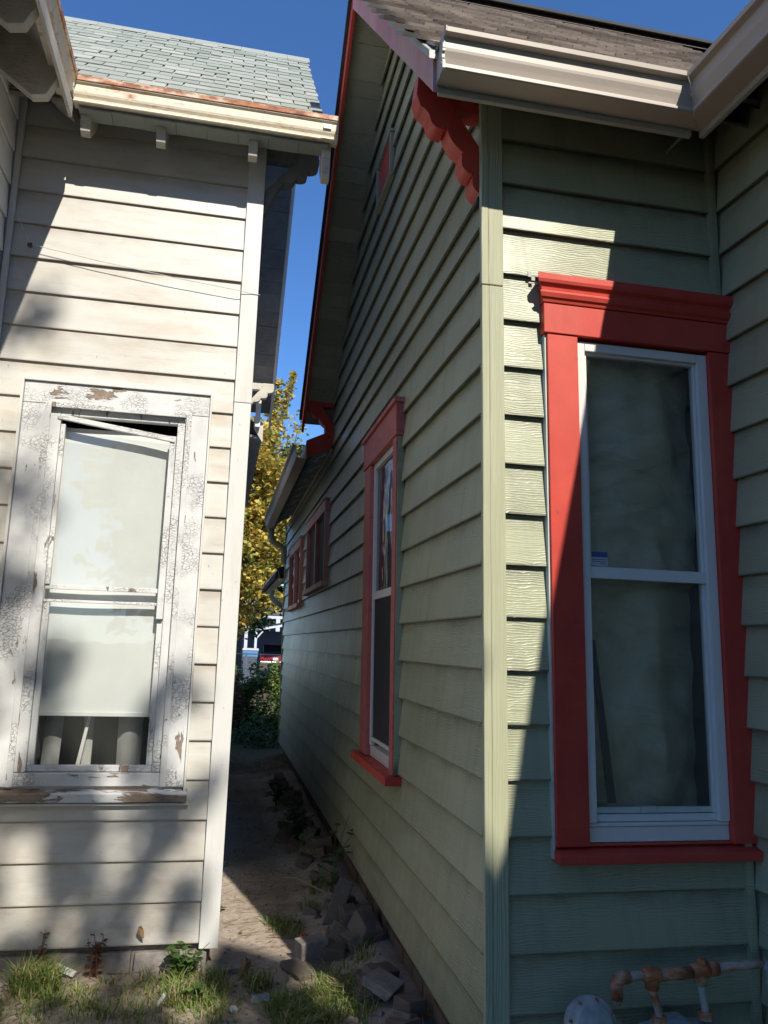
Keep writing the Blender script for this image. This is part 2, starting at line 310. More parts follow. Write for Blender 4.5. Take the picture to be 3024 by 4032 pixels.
M['clear'] = mat_glass("clear_plastic", (0.85, 0.88, 0.9), 0.6, 0.5); M['paperw'] = mat_plain("white_paper", (0.7, 0.7, 0.68), 0.7); M['wire'] = mat_plain("white_wire", (0.6, 0.58, 0.55), 0.5); M['dryleaf'] = mat_plain("brown_dry_leaf", (0.30, 0.19, 0.09), 0.7)

# ------------------------------------------------------------------ mesh helpers
LEAN = 0.016; ZR = 0.285
class MB:
    def __init__(s): s.v = []; s.f = []
    def add(s, vs, fs):
        o = len(s.v); s.v += [tuple(p) for p in vs]; s.f += [tuple(i + o for i in f) for f in fs]; return s
    def box(s, x0, x1, y0, y1, z0, z1):
        return s.hexa([(x0, y0, z0), (x1, y0, z0), (x1, y1, z0), (x0, y1, z0), (x0, y0, z1), (x1, y0, z1), (x1, y1, z1), (x0, y1, z1)])
    def hexa(s, p):
        return s.add(p, [(0, 3, 2, 1), (4, 5, 6, 7), (0, 1, 5, 4), (1, 2, 6, 5), (2, 3, 7, 6), (3, 0, 4, 7)])
    def prism(s, poly, fn, a, b):
        """poly: 2D points, fn(p, q, t) -> 3D; extruded from t=a to t=b"""
        n = len(poly); v = [fn(p[0], p[1], a) for p in poly] + [fn(p[0], p[1], b) for p in poly]
        f = [tuple(range(n)), tuple(range(2 * n - 1, n - 1, -1))] + [(i, i + n, (i + 1) % n + n, (i + 1) % n) for i in range(n)]
        return s.add(v, f)
    def tube(s, pts, rs, n=8, cap=True):
        pts = [Vector(p) for p in pts]
        if not hasattr(rs, '__len__'): rs = [rs] * len(pts)
        vs = []; fs = []
        up = Vector((0.13, 0.27, 1)).normalized()
        for i, p in enumerate(pts):
            d = (pts[min(i + 1, len(pts) - 1)] - pts[max(i - 1, 0)]).normalized()
            a = d.cross(up)
            if a.length < 0.05: a = d.cross(Vector((1, 0, 0)))
            a.normalize(); b = d.cross(a)
            for k in range(n):
                t = 2 * math.pi * k / n; vs.append(p + (a * math.cos(t) + b * math.sin(t)) * rs[i])
        for i in range(len(pts) - 1):
            for k in range(n):
                fs.append((i * n + k, i * n + (k + 1) % n, (i + 1) * n + (k + 1) % n, (i + 1) * n + k))
        if cap: fs += [tuple(range(n - 1, -1, -1)), tuple((len(pts) - 1) * n + k for k in range(n))]
        return s.add(vs, fs)
    def lean(s):
        s.v = [(x - LEAN * (z - ZR), y, z) for x, y, z in s.v]; return s

def wloc(o):
    p = Vector((0, 0, 0))
    while o is not None: p += o.location; o = o.parent
    return p
def build(name, mb, mat, parent=None, bevel=0.0, smooth=False, loc=None, recalc=True):
    me = bpy.data.meshes.new(name)
    off = wloc(parent) + (Vector(loc) if loc is not None else Vector((0, 0, 0)))
    me.from_pydata([(x - off.x, y - off.y, z - off.z) for x, y, z in mb.v], [], mb.f)
    if recalc:
        import bmesh
        bm = bmesh.new(); bm.from_mesh(me); bmesh.ops.recalc_face_normals(bm, faces=bm.faces); bm.to_mesh(me); bm.free()
    me.materials.append(mat)
    if smooth:
        for p in me.polygons: p.use_smooth = True
    o = bpy.data.objects.new(name, me); COL.objects.link(o)
    if parent is not None: o.parent = parent
    if loc is not None: o.location = loc
    if bevel:
        b = o.modifiers.new("bevel", 'BEVEL'); b.width = bevel; b.segments = 2; b.limit_method = 'ANGLE'
    return o
def tag(o, label, cat, group=None, kind=None):
    if label: o['label'] = label
    if cat: o['category'] = cat
    if group: o['group'] = group
    if kind: o['kind'] = kind
    return o
def empty(name, loc, label, cat, group=None):
    o = bpy.data.objects.new(name, None); COL.objects.link(o); o.location = loc; o.empty_display_size = 0.1
    return tag(o, label, cat, group)
def thingmesh(name, mb, mat, loc, label, cat, group=None, **kw):
    return tag(build(name, mb, mat, None, loc=loc, **kw), label, cat, group)

class Wall:
    """maps (u along the wall, d outwards from its face, z) to the world"""
    def __init__(s, axis, plane, out, skew=0.0, y0=0.0): s.a, s.p, s.o, s.k, s.y0 = axis, plane, out, skew, y0
    def __call__(s, u, d, z):
        if s.a == 'x': return (u, s.p + s.o * d, z)
        return (s.p + s.o * d + s.k * (s.y0 - u), u, z)
    def box(s, mb, u0, u1, d0, d1, z0, z1):
        return mb.hexa([s(u0, d0, z0), s(u1, d0, z0), s(u1, d1, z0), s(u0, d1, z0), s(u0, d0, z1), s(u1, d0, z1), s(u1, d1, z1), s(u0, d1, z1)])
def cells(u0, u1, z0, z1, holes):
    us = sorted({u0, u1, *[h[i] for h in holes for i in (0, 1) if u0 < h[i] < u1]}); zs = sorted({z0, z1, *[h[i] for h in holes for i in (2, 3) if z0 < h[i] < z1]})
    out = []
    for a, b in zip(us, us[1:]):
        for c, d in zip(zs, zs[1:]):
            m, n = (a + b) / 2, (c + d) / 2
            if not any(h[0] < m < h[1] and h[2] < n < h[3] for h in holes): out.append((a, b, c, d))
    return out
def course_pieces(lo, hi, z0, z1, holes):
    """rects of one course; lo/hi are functions of z (end lines)"""
    hs = [h for h in holes if h[2] < z1 - 1e-6 and h[3] > z0 + 1e-6]
    groups = []; cur = []; 
    def seg(a, b, za, zb):
        l0 = lo(za) if a is None else a; l1 = lo(zb) if a is None else a
        r0 = hi(za) if b is None else b; r1 = hi(zb) if b is None else b
        if r0 - l0 < 0.012 and r1 - l1 < 0.012: return None
        return [(l0, za), (max(r0, l0), za), (max(r1, l1), zb), (l1, zb)]
    hs.sort(); start = None
    for h in hs:
        q = seg(start, h[0], z0, z1)
        if q: cur.append(q)
        mid = []
        if h[2] > z0 + 0.004: mid.append(seg(h[0], h[1], z0, h[2]))
        if h[3] < z1 - 0.004: mid.append(seg(h[0], h[1], h[3], z1))
        if mid: cur += [m for m in mid if m]
        else:
            if cur: groups.append(cur)
            cur = []
        start = h[1]
    q = seg(start, None, z0, z1)
    if q: cur.append(q)
    if cur: groups.append(cur)
    return groups
def siding(wall, parent, mat, lo, hi, zs, exp, holes=(), thick=0.021, lap=0.018, lean=False, top=None, jit=0.0015, seed=1, joints=None):
    rg = random.Random(seed)
    for z0 in zs:
        z1 = z0 + exp if top is None else min(z0 + exp, top)
        j = rg.uniform(-jit, jit)
        hh = list(holes)
        if joints:
            for ja, jb in joints:
                ju = rg.uniform(ja, jb); hh.append((ju, ju + 0.0025, z0 - .01, z1 + .05))
        for grp in course_pieces(lo, hi, z0, z1, hh):
            mb = MB()
            for (a, b, c, d) in grp:
                def dep(z): return thick * (1 - (z - z0) / exp) + 0.0005 + j
                bot = abs(a[1] - z0) < 1e-5
                topz = lap if abs(d[1] - z1) < 1e-5 and top is None else 0.0
                o = [wall(a[0], dep(a[1]), a[1]), wall(b[0], dep(b[1]), b[1]), wall(c[0], dep(c[1]), c[1]), wall(d[0], dep(d[1]), d[1])]
                i = [wall(a[0], dep(a[1]) - 0.0105, a[1]), wall(b[0], dep(b[1]) - 0.0105, b[1]), wall(c[0], dep(c[1]) - 0.0105, c[1]), wall(d[0], dep(d[1]) - 0.0105, d[1])]
                mb.add(o + i, [(0, 1, 2, 3), (7, 6, 5, 4), (0, 4, 5, 1), (1, 5, 6, 2), (2, 6, 7, 3), (3, 7, 4, 0)])
            if lean: mb.lean()
            build('siding_board', mb, mat, parent)
def arc(cx, cy, r, a0, a1, n): return [(cx + r * math.cos(R(a0 + (a1 - a0) * i / n)), cy + r * math.sin(R(a0 + (a1 - a0) * i / n))) for i in range(n + 1)]
def scallop(p, q, bulge, n=7):
    """curve from p to q bulging to the right of the travel direction"""
    p = Vector(p); q = Vector(q); d = q - p; nn = Vector((d.y, -d.x))
    return [tuple(p + d * (i / n) + nn * (bulge * math.sin(math.pi * i / n))) for i in range(n + 1)]

# K-style gutter profile, d = distance out from the fascia, z relative to the bottom
GP = [(0.0, 0.140), (0.0, 0.0), (0.090, 0.0), (0.096, 0.003), (0.096, 0.013), (0.083, 0.019), (0.083, 0.028), (0.090, 0.046), (0.099, 0.066), (0.101, 0.076), (0.102, 0.114), (0.127, 0.118), (0.129, 0.136), (0.122, 0.139),
      (0.120, 0.124), (0.095, 0.120), (0.094, 0.078), (0.076, 0.030), (0.076, 0.012), (0.010, 0.010), (0.010, 0.140)]

# ================================================================== GREEN HOUSE
YG, XG, XE = 2.7306, 0.9453, 1.955
GB0, GE = 0.270, 0.1875
gh = empty("green_house", (1.6, 4.0, 0.0), "sage green clapboard house with red window trim and beige gutters, right of the alley", "house")
wf_ = Wall('x', YG, -1); wsd = Wall('y', XG, -1); wel = Wall('y', XE, -1, 0.04, YG)
def G(mb): return mb.lean()
SH = 0.016   # siding face to sheathing
# front wall
fh = [(1.25, 1.93, 0.985, 2.86)]
mb = MB()
for a, b, c, d in cells(XG + 0.02, XE + 0.1, 0.25, 3.92, fh): mb.box(a, b, YG + SH, YG + SH + 0.05, c, d)
fw = build("front_wall", G(mb), M['gs'], gh)
wfb = Wall('x', YG + 0.015, -1)
siding(wfb, fw, M['gs'], lambda z: 1.027, lambda z: XE - 0.03, [GB0 + GE * i for i in range(20)], GE, [(1.19, 1.99, 0.945, 3.06)], lean=True, seed=3)
# corner boards (front face and side face, upper and lower lengths) and inner corner post
for z0, z1 in ((0.262, 3.0205), (3.0235, 3.86)):
    dx = 0.0015 if z0 > 3 else 0
    mb = MB(); mb.box(XG + 0.023 - dx, 1.026, YG - 0.012 - dx, YG + 0.012, z0, z1); build("corner_board", G(mb), M['gt'], fw, 0.003)
mb = MB(); mb.box(XE - 0.032, XE - 0.004, YG - 0.022, YG + 0.01, 0.26, 3.86); build("inner_corner_post", G(mb), M['gs'], fw, 0.002)
# front window
win = build("window", G(MB().box(1.317, 1.874, YG + 0.000, YG + 0.05, 0.999, 1.05).box(1.318, 1.873, YG - 0.004, YG + 0.05, 1.052, 1.064)
            .box(1.318, 1.353, YG - 0.012, YG + 0.05, 1.066, 2.835).box(1.832, 1.873, YG - 0.012, YG + 0.05, 1.066, 2.835)
            .box(1.354, 1.831, YG - 0.012, YG + 0.05, 2.800, 2.835)), M['vinyl'], gh, 0.002)
sash = MB().box(1.354, 1.831, YG - 0.004, YG + 0.03, 1.925, 1.968)
for a, b, c, d in ((1.354, 1.366, 1.968, 2.800), (1.822, 1.831, 1.968, 2.800), (1.367, 1.821, 2.790, 2.800), (1.354, 1.363, 1.092, 1.925), (1.822, 1.831, 1.092, 1.925), (1.354, 1.831, 1.066, 1.090)):
    sash.box(a, b, YG + (0.004 if c > 1.9 else 0.008), YG + 0.03, c, d)
build("sash", G(sash), M['vinyl'], win, 0.0015)
build("sash_lift_rail", G(MB().box(1.367, 1.535, YG + 0.018, YG + 0.028, 1.0935, 1.113).box(1.538, 1.60, YG + 0.014, YG + 0.028, 1.0935, 1.115).box(1.603, 1.82, YG + 0.018, YG + 0.028, 1.0935, 1.113)), M['caulk'], win)
build("glass_pane", G(MB().box(1.366, 1.822, YG + 0.016, YG + 0.019, 1.969, 2.790)), M['glass'], win)
build("glass_pane", G(MB().box(1.363, 1.822, YG + 0.020, YG + 0.023, 1.114, 1.924)), M['glass'], win)
# wrinkled plastic and insulation inside the pane
rg = random.Random(5); mb = MB(); nx, nz = 26, 80
for j in range(nz + 1):
    for i in range(nx + 1):
        x = 1.30 + 0.60 * i / nx; z = 1.03 + 1.82 * j / nz
        yy = YG + 0.085 + 0.05 * (mnoise.noise(Vector((x * 4, z * 3.2, 1.7))) + 0.5 * mnoise.noise(Vector((x * 11 + z * 3, z * 9, 4.2)))) + (0.05 if z < 1.93 else 0) + max(0, (x - 1.70)) * 0.45
        mb.v.append((x, yy, z))
mb.f = [(j * (nx + 1) + i, j * (nx + 1) + i + 1, (j + 1) * (nx + 1) + i + 1, (j + 1) * (nx + 1) + i) for j in range(nz) for i in range(nx)]
build("insulation_sheet", G(mb), M['film'], win, smooth=True)
build("leaning_stick", G(MB().hexa([(1.43, YG + 0.05, 1.12), (1.46, YG + 0.05, 1.12), (1.46, YG + 0.06, 1.12), (1.43, YG + 0.06, 1.12), (1.372, YG + 0.05, 1.70), (1.394, YG + 0.05, 1.70), (1.394, YG + 0.06, 1.70), (1.372, YG + 0.06, 1.70)])), M['screen'], win)
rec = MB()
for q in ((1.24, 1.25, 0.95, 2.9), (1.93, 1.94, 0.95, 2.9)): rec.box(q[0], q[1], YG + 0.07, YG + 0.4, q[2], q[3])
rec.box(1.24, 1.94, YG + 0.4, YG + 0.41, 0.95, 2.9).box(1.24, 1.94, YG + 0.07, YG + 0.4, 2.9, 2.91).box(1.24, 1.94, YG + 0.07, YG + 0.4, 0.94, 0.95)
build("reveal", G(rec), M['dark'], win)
st = build("sticker", G(MB().box(1.368, 1.436, YG + 0.0150, YG + 0.0158, 2.006, 2.026)), M['sticker_b'], win)
st['label'] = "small label with a blue header strip in the lower left corner of the upper pane"
mb = MB().box(1.368, 1.436, YG + 0.0151, YG + 0.0158, 1.974, 2.0055); build("sticker", G(mb), M['sticker_w'], win)
def casing(mb, mat=M['red'], name="casing", par=None, bev=0.003): return build(name, G(mb), mat, par if par is not None else win, bev)
casing(MB().box(1.193, 1.3165, YG - 0.030, YG + 0.016, 0.992, 2.8455)); casing(MB().box(1.8745, 1.982, YG - 0.030, YG + 0.016, 0.992, 2.8455))
casing(MB().box(1.178, 1.985, YG - 0.036, YG + 0.016, 2.848, 2.966), name="head_board")
# moulded cap: profile swept along x with returns
CP = [(0.016, 2.968), (-0.040, 2.968), (-0.044, 2.978), (-0.052, 2.985), (-0.058, 3.000), (-0.058, 3.006), (-0.049, 3.010), (-0.052, 3.024), (-0.066, 3.036), (-0.070, 3.048), (-0.070, 3.072), (0.016, 3.080)]
mb = MB(); n = len(CP)
for end in (0, 1):
    for d, z in CP:
        e = max(0.0, -d - 0.036); mb.v.append(((1.178 - e) if end == 0 else (1.988 + e), YG + d, z))
mb.f = [tuple(range(n)), tuple(range(2 * n - 1, n - 1, -1))] + [(i, i + n, (i + 1) % n + n, (i + 1) % n) for i in range(n)]
casing(mb, name="head_cap", bev=0.0015)
casing(MB().prism([(0.016, 0.940), (-0.062, 0.940), (-0.062, 0.972), (0.016, 0.990)], lambda p, q, t: (t, YG + p, q), 1.188, 2.004), name="sill")
casing(MB().box(1.3175, 1.8735, YG - 0.020, YG - 0.0005, 0.9905, 0.998), name="stool")
build("flashing", G(MB().box(1.186, 1.192, YG - 0.018, YG + 0.012, 0.95, 2.845).box(1.984, 1.990, YG - 0.018, YG + 0.012, 0.992, 2.845)), M['caulk'], win)
mb = MB()
for i in range(6):
    mb.box(1.128 + 0.012 * i, 1.142 + 0.012 * i, YG - 0.008 - 0.004 * i, YG - 0.0045 - 0.004 * i, 3.078 - 0.016 * i, 3.100 - 0.022 * i)
build("bent_flashing", G(mb), M['felt'], win)

for k in range(3): build("print_line", G(MB().box(1.374 + (.03 if k == 2 else 0), 1.43, YG + 0.0146, YG + 0.01505, 1.996 - .0075 * k, 1.9985 - .0075 * k)), M["hdark"], win)
# roof geometry lines for the gable (y, z): underside of rake boards
YR = 4.50; ZRK = 5.70; SF, SB = 1.035, 0.822
def rake(y, up=0.0): return (ZRK - SF * (YR - y) if y < YR else ZRK - SB * (y - YR)) + up
Y1 = 7.0; Y2 = 11.85
# side wall
side_h = [(4.18, 4.80, 1.05, 2.78), (7.09, 8.60, 2.20, 2.86), (9.28, 10.75, 2.12, 2.83)]
mb = MB()
for a, b, c, d in cells(YG + 0.02, Y2, 0.25, 3.40, side_h): wsd.box(mb, a, b, -SH - 0.05, -SH, c, d)
mb.prism([(YG + 0.02, 3.401), (Y1, 3.401), (Y1, rake(Y1, 0.12)), (YR, rake(YR, 0.12)), (YG + 0.02, rake(YG + 0.02, 0.12))], lambda p, q, t: (t, p, q), XG + SH, XG + SH + 0.05)
sw = build("side_wall", G(mb), M['gs'], gh)
wsb = Wall('y', XG + 0.015, -1)
def slo(z): return max(YG + 0.014, YR - (ZRK + 0.10 - z) / SF)
def shi(z): return Y2 - 0.01 if z < 3.37 else min(Y1, YR + (ZRK + 0.10 - z) / SB)
shl = [(4.075, 5.03, 0.99, 2.955), (6.995, 8.66, 2.165, 2.965), (9.215, 10.83, 2.075, 2.905)]
siding(wsb, sw, M['gs'], slo, lambda z: Y2 - 0.01, [GB0 + GE * i for i in range(16)], GE, shl, lean=True, seed=4, joints=((5.2, 6.8), (8.8, 9.1), (10.9, 11.4)))
siding(wsb, sw, M['gs'], slo, lambda z: Y2 - 0.01, [GB0 + GE * 16], 0.128, [], lean=True, top=3.398, seed=4)
siding(wsb, sw, M['gs'], slo, lambda z: min(Y1, YR + (ZRK + 0.10 - z) / SB), [3.402 + GE * i for i in range(12)], GE, [(4.42, 4.90, 4.53, 4.85)], lean=True, seed=6)
for z0, z1 in ((0.262, 3.0185), (3.0215, 3.86)):
    dx = 0.0015 if z0 > 3 else 0
    mb = MB(); mb.box(XG - 0.006 - dx, XG + 0.0225 - dx, YG - 0.014 - dx, YG + 0.012, z0, z1); build("corner_board", G(mb), M['gt'], sw, 0.003)
mb = MB(); mb.box(XG - 0.012, XG + 0.02, Y2 - 0.009, Y2 + 0.03, 0.262, 3.38); build("corner_board", G(mb), M['gt'], sw, 0.003)
mb = MB(); mb.box(XG - 0.013, XG + 0.0, 6.9, Y2 - 0.02, 3.372, 3.386); build("caulk_line", G(mb), M['caulk'], sw)
# back wall closes the body
mb = MB(); mb.box(XG + 0.06, 5.0, Y2 - 0.02, Y2, 0.25, 3.4); build("back_wall", G(mb), M['gs'], gh)
# long side window
def sbox(mb, u0, u1, d0, d1, z0, z1): return wsd.box(mb, u0, u1, d0, d1, z0, z1)
mb = MB()
sbox(mb, 4.165, 4.195, -0.05, 0.010, 1.075, 2.775); sbox(mb, 4.80, 4.83, -0.05, 0.010, 1.075, 2.775); sbox(mb, 4.1955, 4.7995, -0.05, 0.010, 2.74, 2.775)
sbox(mb, 4.1955, 4.7995, -0.05, 0.006, 1.932, 1.978); sbox(mb, 4.1955, 4.7995, -0.05, 0.008, 1.105, 1.125); sbox(mb, 4.165, 4.83, -0.05, 0.004, 1.012, 1.073)
w2 = build("window", G(mb), M['vinyl'], gh, 0.002)
build("glass_pane", G(sbox(MB(), 4.196, 4.799, -0.012, -0.009, 1.98, 2.739)), M['sideglass'], w2)
build("insect_screen", G(sbox(MB(), 4.196, 4.799, -0.004, -0.002, 1.126, 1.931)), M['screen'], w2)
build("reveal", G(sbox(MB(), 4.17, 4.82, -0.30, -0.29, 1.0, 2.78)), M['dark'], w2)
for u0, u1 in ((4.08, 4.164), (4.831, 5.035)): build("casing", G(sbox(MB(), u0, u1, -0.02, 0.034, 1.012, 2.776)), M['redold_sheen'], w2, 0.003)
build("head_board", G(sbox(MB(), 4.055, 5.045, -0.02, 0.042, 2.779, 2.955)), M['redold_sheen'], w2, 0.003)
build("head_cap", G(sbox(MB(), 4.04, 5.06, -0.02, 0.056, 2.957, 2.985)), M['redold_sheen'], w2, 0.003)
build("sill", G(sbox(MB(), 4.055, 5.12, -0.02, 0.075, 0.965, 1.009)), M['red'], w2, 0.003)
build("caulk_bead", G(sbox(MB(), 4.072, 4.0795, -0.01, 0.026, 1.02, 2.776)), M['gs'], w2)
# two casement windows further back
def casement(a, b, c, d, gl):
    mb = MB(); m = (a + b) / 2
    w = build("window", G(sbox(sbox(MB(), a + 0.02, b - 0.02, -0.03, 0.036, d - 0.10, d - 0.002), m - 0.035, m + 0.035, -0.03, 0.028, c + 0.05, d - 0.102)), M['pinkred'], gh, 0.003)
    for u0, u1 in ((a + 0.035, a + 0.07), (b - 0.07, b - 0.035)): build("casing", G(sbox(MB(), u0, u1, -0.03, 0.032, c + 0.05, d - 0.102)), M['pinkred'], w, 0.003)
    build("sill", G(sbox(MB(), a - 0.02, b + 0.02, -0.03, 0.060, c, c + 0.048)), M['pinkred'], w, 0.003)
    for u0, u1 in ((a + 0.071, m - 0.036), (m + 0.036, b - 0.071)): build("glass_pane", G(sbox(MB(), u0, u1, -0.010, -0.007, c + 0.05, d - 0.102)), gl, w)
    build("head_cap", G(sbox(MB(), a, b, -0.03, 0.046, d, d + 0.015)), M['gt'], w)
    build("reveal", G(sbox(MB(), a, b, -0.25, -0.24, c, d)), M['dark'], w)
    return w
casement(7.02, 8.63, 2.165, 2.95, M['screen']); casement(9.24, 10.80, 2.075, 2.89, M['sideglass'])
# little gable vent
vt = build("gable_vent", G(sbox(sbox(sbox(sbox(MB(), 4.44, 4.46, -0.01, 0.02, 4.55, 4.83), 4.86, 4.89, -0.01, 0.02, 4.55, 4.83), 4.43, 4.89, -0.01, 0.024, 4.832, 4.85), 4.42, 4.90, -0.01, 0.026, 4.53, 4.548)), M['soffit'], gh, 0.002)
build("vent_panel", G(sbox(MB(), 4.461, 4.859, -0.01, 0.004, 4.549, 4.831)), M['red'], vt)
# ell wall on the right
mb = MB(); wel.box(mb, -1.35, YG + 0.0, -SH - 0.05, -SH, 0.25, 3.92)
ew = build("ell_wall", G(mb), M['gs'], gh)
siding(Wall('y', XE + 0.015, -1, 0.04, YG), ew, M['gs'], lambda z: -1.35, lambda z: YG - 0.023, [GB0 + GE * i for i in range(20)], GE, [], lean=True, seed=8)
mb = MB(); mb.box(XE + 0.2, 5.0, -1.35, -1.3, 0.25, 3.6); build("ell_end_wall", G(mb), M['gs'], gh)
# foundations
mb = MB(); mb.box(XG + 0.05, 5.0, YG + 0.06, YG + 0.12, -0.05, 0.26); fnd = build("foundation", G(mb), M['brick'], gh)
mb = MB(); mb.box(XG + 0.065, XG + 0.12, YG + 0.06, Y2, -0.05, 0.26); fs_ = build("foundation", G(mb), M['brick'], gh)
rg = random.Random(9)
for row in range(2):
    y = YG + 0.07 - 0.1 * row
    while y < 9.0:
        l = 0.2 * rg.uniform(0.92, 1.05); yy = max(y, YG + 0.065)
        if y + l - yy > 0.05:
            x = XG + 0.052 + rg.uniform(-0.006, 0.008)
            build("brick", G(MB().box(x, x + 0.03, yy, y + l - 0.012, 0.11 + 0.075 * row, 0.174 + 0.075 * row)), M['brick'], fs_)
        y += l
mb = MB(); mb.box(XG + 0.022, XG + 0.064, YG + 0.03, Y2, 0.256, 0.30); build("sill_timber", G(mb), M['rotwood'], gh)
# eaves: soffit, fascia, gutters
ZF = 3.612
mb = MB(); mb.prism([(2.501, 3.70), (YG + 0.05, 3.93), (YG + 0.05, 3.945), (2.501, 3.715)], lambda p, q, t: (t, p, q), XG + 0.02, XE + 0.3); build("soffit_board", G(mb), M['soffit'], gh)
mb = MB(); mb.box(0.70, 1.700, 2.480, 2.500, ZF - 0.004, 3.765); build("fascia", G(mb), M['fascia'], gh, 0.002)
XGU = 1.735   # ell fascia face at the front-wall eave
wg = Wall('y', XGU, -1, 0.04, 2.48)
mb = MB(); wg.box(mb, -1.5, 2.485, -0.02, 0.0, ZF - 0.004, 3.765); build("fascia", G(mb), M['fascia'], gh, 0.002)
mb = MB(); mb.hexa([wel(-1.4, 0.21, 3.70), wel(YG, 0.21, 3.70), wel(YG, -0.05, 3.95), wel(-1.4, -0.05, 3.95), wel(-1.4, 0.21, 3.715), wel(YG, 0.21, 3.715), wel(YG, -0.05, 3.965), wel(-1.4, -0.05, 3.965)]); build("soffit_board", G(mb), M['soffit'], gh)
def gutter(fn, a, b, mat, par, name="gutter", lean=True, prof=GP, cut=None):
    mb = MB(); n = len(prof)
    for e, t in ((0, a), (1, b)):
        for d, z in prof: mb.v.append(fn(t if cut is None or e == 0 else t - cut * d, d, z))
    mb.f = [(i, (i + 1) % n, (i + 1) % n + n, i + n) for i in range(n)] + [tuple(range(n)), tuple(range(2 * n - 1, n - 1, -1))]
    if lean: mb.lean()
    return build(name, mb, mat, par, 0.0012)
gz = 3.632
gf_ = gutter(lambda t, d, z: (t, 2.479 - d, gz + z), 0.695, 1.735, M['gutter'], gh, cut=1.0)
gutter(lambda t, d, z: (XGU - d + 0.04 * (2.48 - t), t, gz + z), -1.5, 2.479, M['gutter'], gh, cut=1.0)
EC = [p for p in GP[:14]]
mb = MB().prism(EC, lambda p, q, t: (t, 2.479 - p * 1.02, gz + q), 0.690, 0.6945); ec = build("end_cap", G(mb), M['gutter'], gf_)
rgb = random.Random(2); mb = MB()
for k in range(7): 
    d, z = GP[3 + min(k, 6)]; s = rgb.uniform(0.006, 0.011); mb.box(0.684, 0.6945, 2.479 - d - s, 2.479 - d + s * .3, gz + z - s, gz + z + s)
build("sealant_blob", G(mb), M['caulk'], gf_)
# rake: barge boards, drip edges, soffit planks, brackets
XB0, XB1 = 0.678, 0.700
def slab(mb, x0, x1, ya, yb, lo_, hi_):
    p = [(ya, rake(ya, lo_)), (yb, rake(yb, lo_)), (yb, rake(yb, hi_)), (ya, rake(ya, hi_))]
    return mb.prism(p, lambda a, b, t: (t, a, b), x0, x1)
yt = 7.10
build("barge_board", G(slab(MB(), XB0, XB1, 2.475, YR, 0, 0.135)), M['pinkred'], gh, 0.002)
build("barge_board", G(slab(MB(), XB0, XB1, YR + 0.0005, yt, 0, 0.135)), M['red'], gh, 0.002)
build("drip_edge", G(slab(MB(), XB0 - 0.022, XB1 + 0.02, 2.45, YR, 0.137, 0.172)), M['felt'], gh, 0.002)
build("drip_edge", G(slab(MB(), XB0 - 0.022, XB1 + 0.02, YR + 0.0005, yt + 0.02, 0.137, 0.172)), M['tar'], gh)
for sgn, ya, yb in ((0, 2.50, YR), (1, YR, yt - 0.02)):
    y = ya; rg = random.Random(11 + sgn)
    while y < yb - 0.01:
        w = min(rg.choice((0.085, 0.09, 0.17, 0.18)), yb - y)
        build("soffit_plank", G(slab(MB(), XB1 + 0.001, XG + 0.012, y + 0.0015, y + w - 0.0015, 0.06 + rg.uniform(-.0015, .0015), 0.075)), M['soffit'], gh); y += w
def bracket(y0, y1, par):
    pts = [(0.700, 0.555), (0.690, 0.455), (0.705, 0.405)]
    pts += scallop((0.705, 0.405), (0.742, 0.372), -0.1, 3)[1:]
    pts += scallop((0.742, 0.372), (0.806, 0.318), 0.24, 9)
    pts += [(0.808, 0.332)] + scallop((0.812, 0.330), (0.880, 0.232), 0.11, 7)
    pts += [(0.872, 0.222)] + scallop((0.876, 0.212), (0.918, 0.142), 0.24, 8)
    pts += [(0.921, 0.152)] + scallop((0.923, 0.148), (0.953, 0.060), 0.22, 7)
    pts += [(0.958, 0.060), (0.958, 0.250), (0.835, 0.428), (0.80, 0.50), (0.80, 0.56)]
    z0 = 3.345
    o = build("bracket", G(MB().prism(pts, lambda p, q, t: (p - 0.006, t, q + z0), y0, y1)), M['red'], par, 0.002)
    build("bracket_beam", G(MB().box(0.80, XG + 0.006, y0 + 0.004, y1 - 0.004, z0 + 0.412, z0 + 0.492)), M['red'], o, 0.002)
    build("bracket_foot", G(MB().box(0.936, 0.952, y0 + 0.012, y1 - 0.012, z0 + 0.035, z0 + 0.058)), M['black'], o)
    return o
bracket(YG + 0.016, YG + 0.105, gh); bracket(6.88, 6.97, gh)
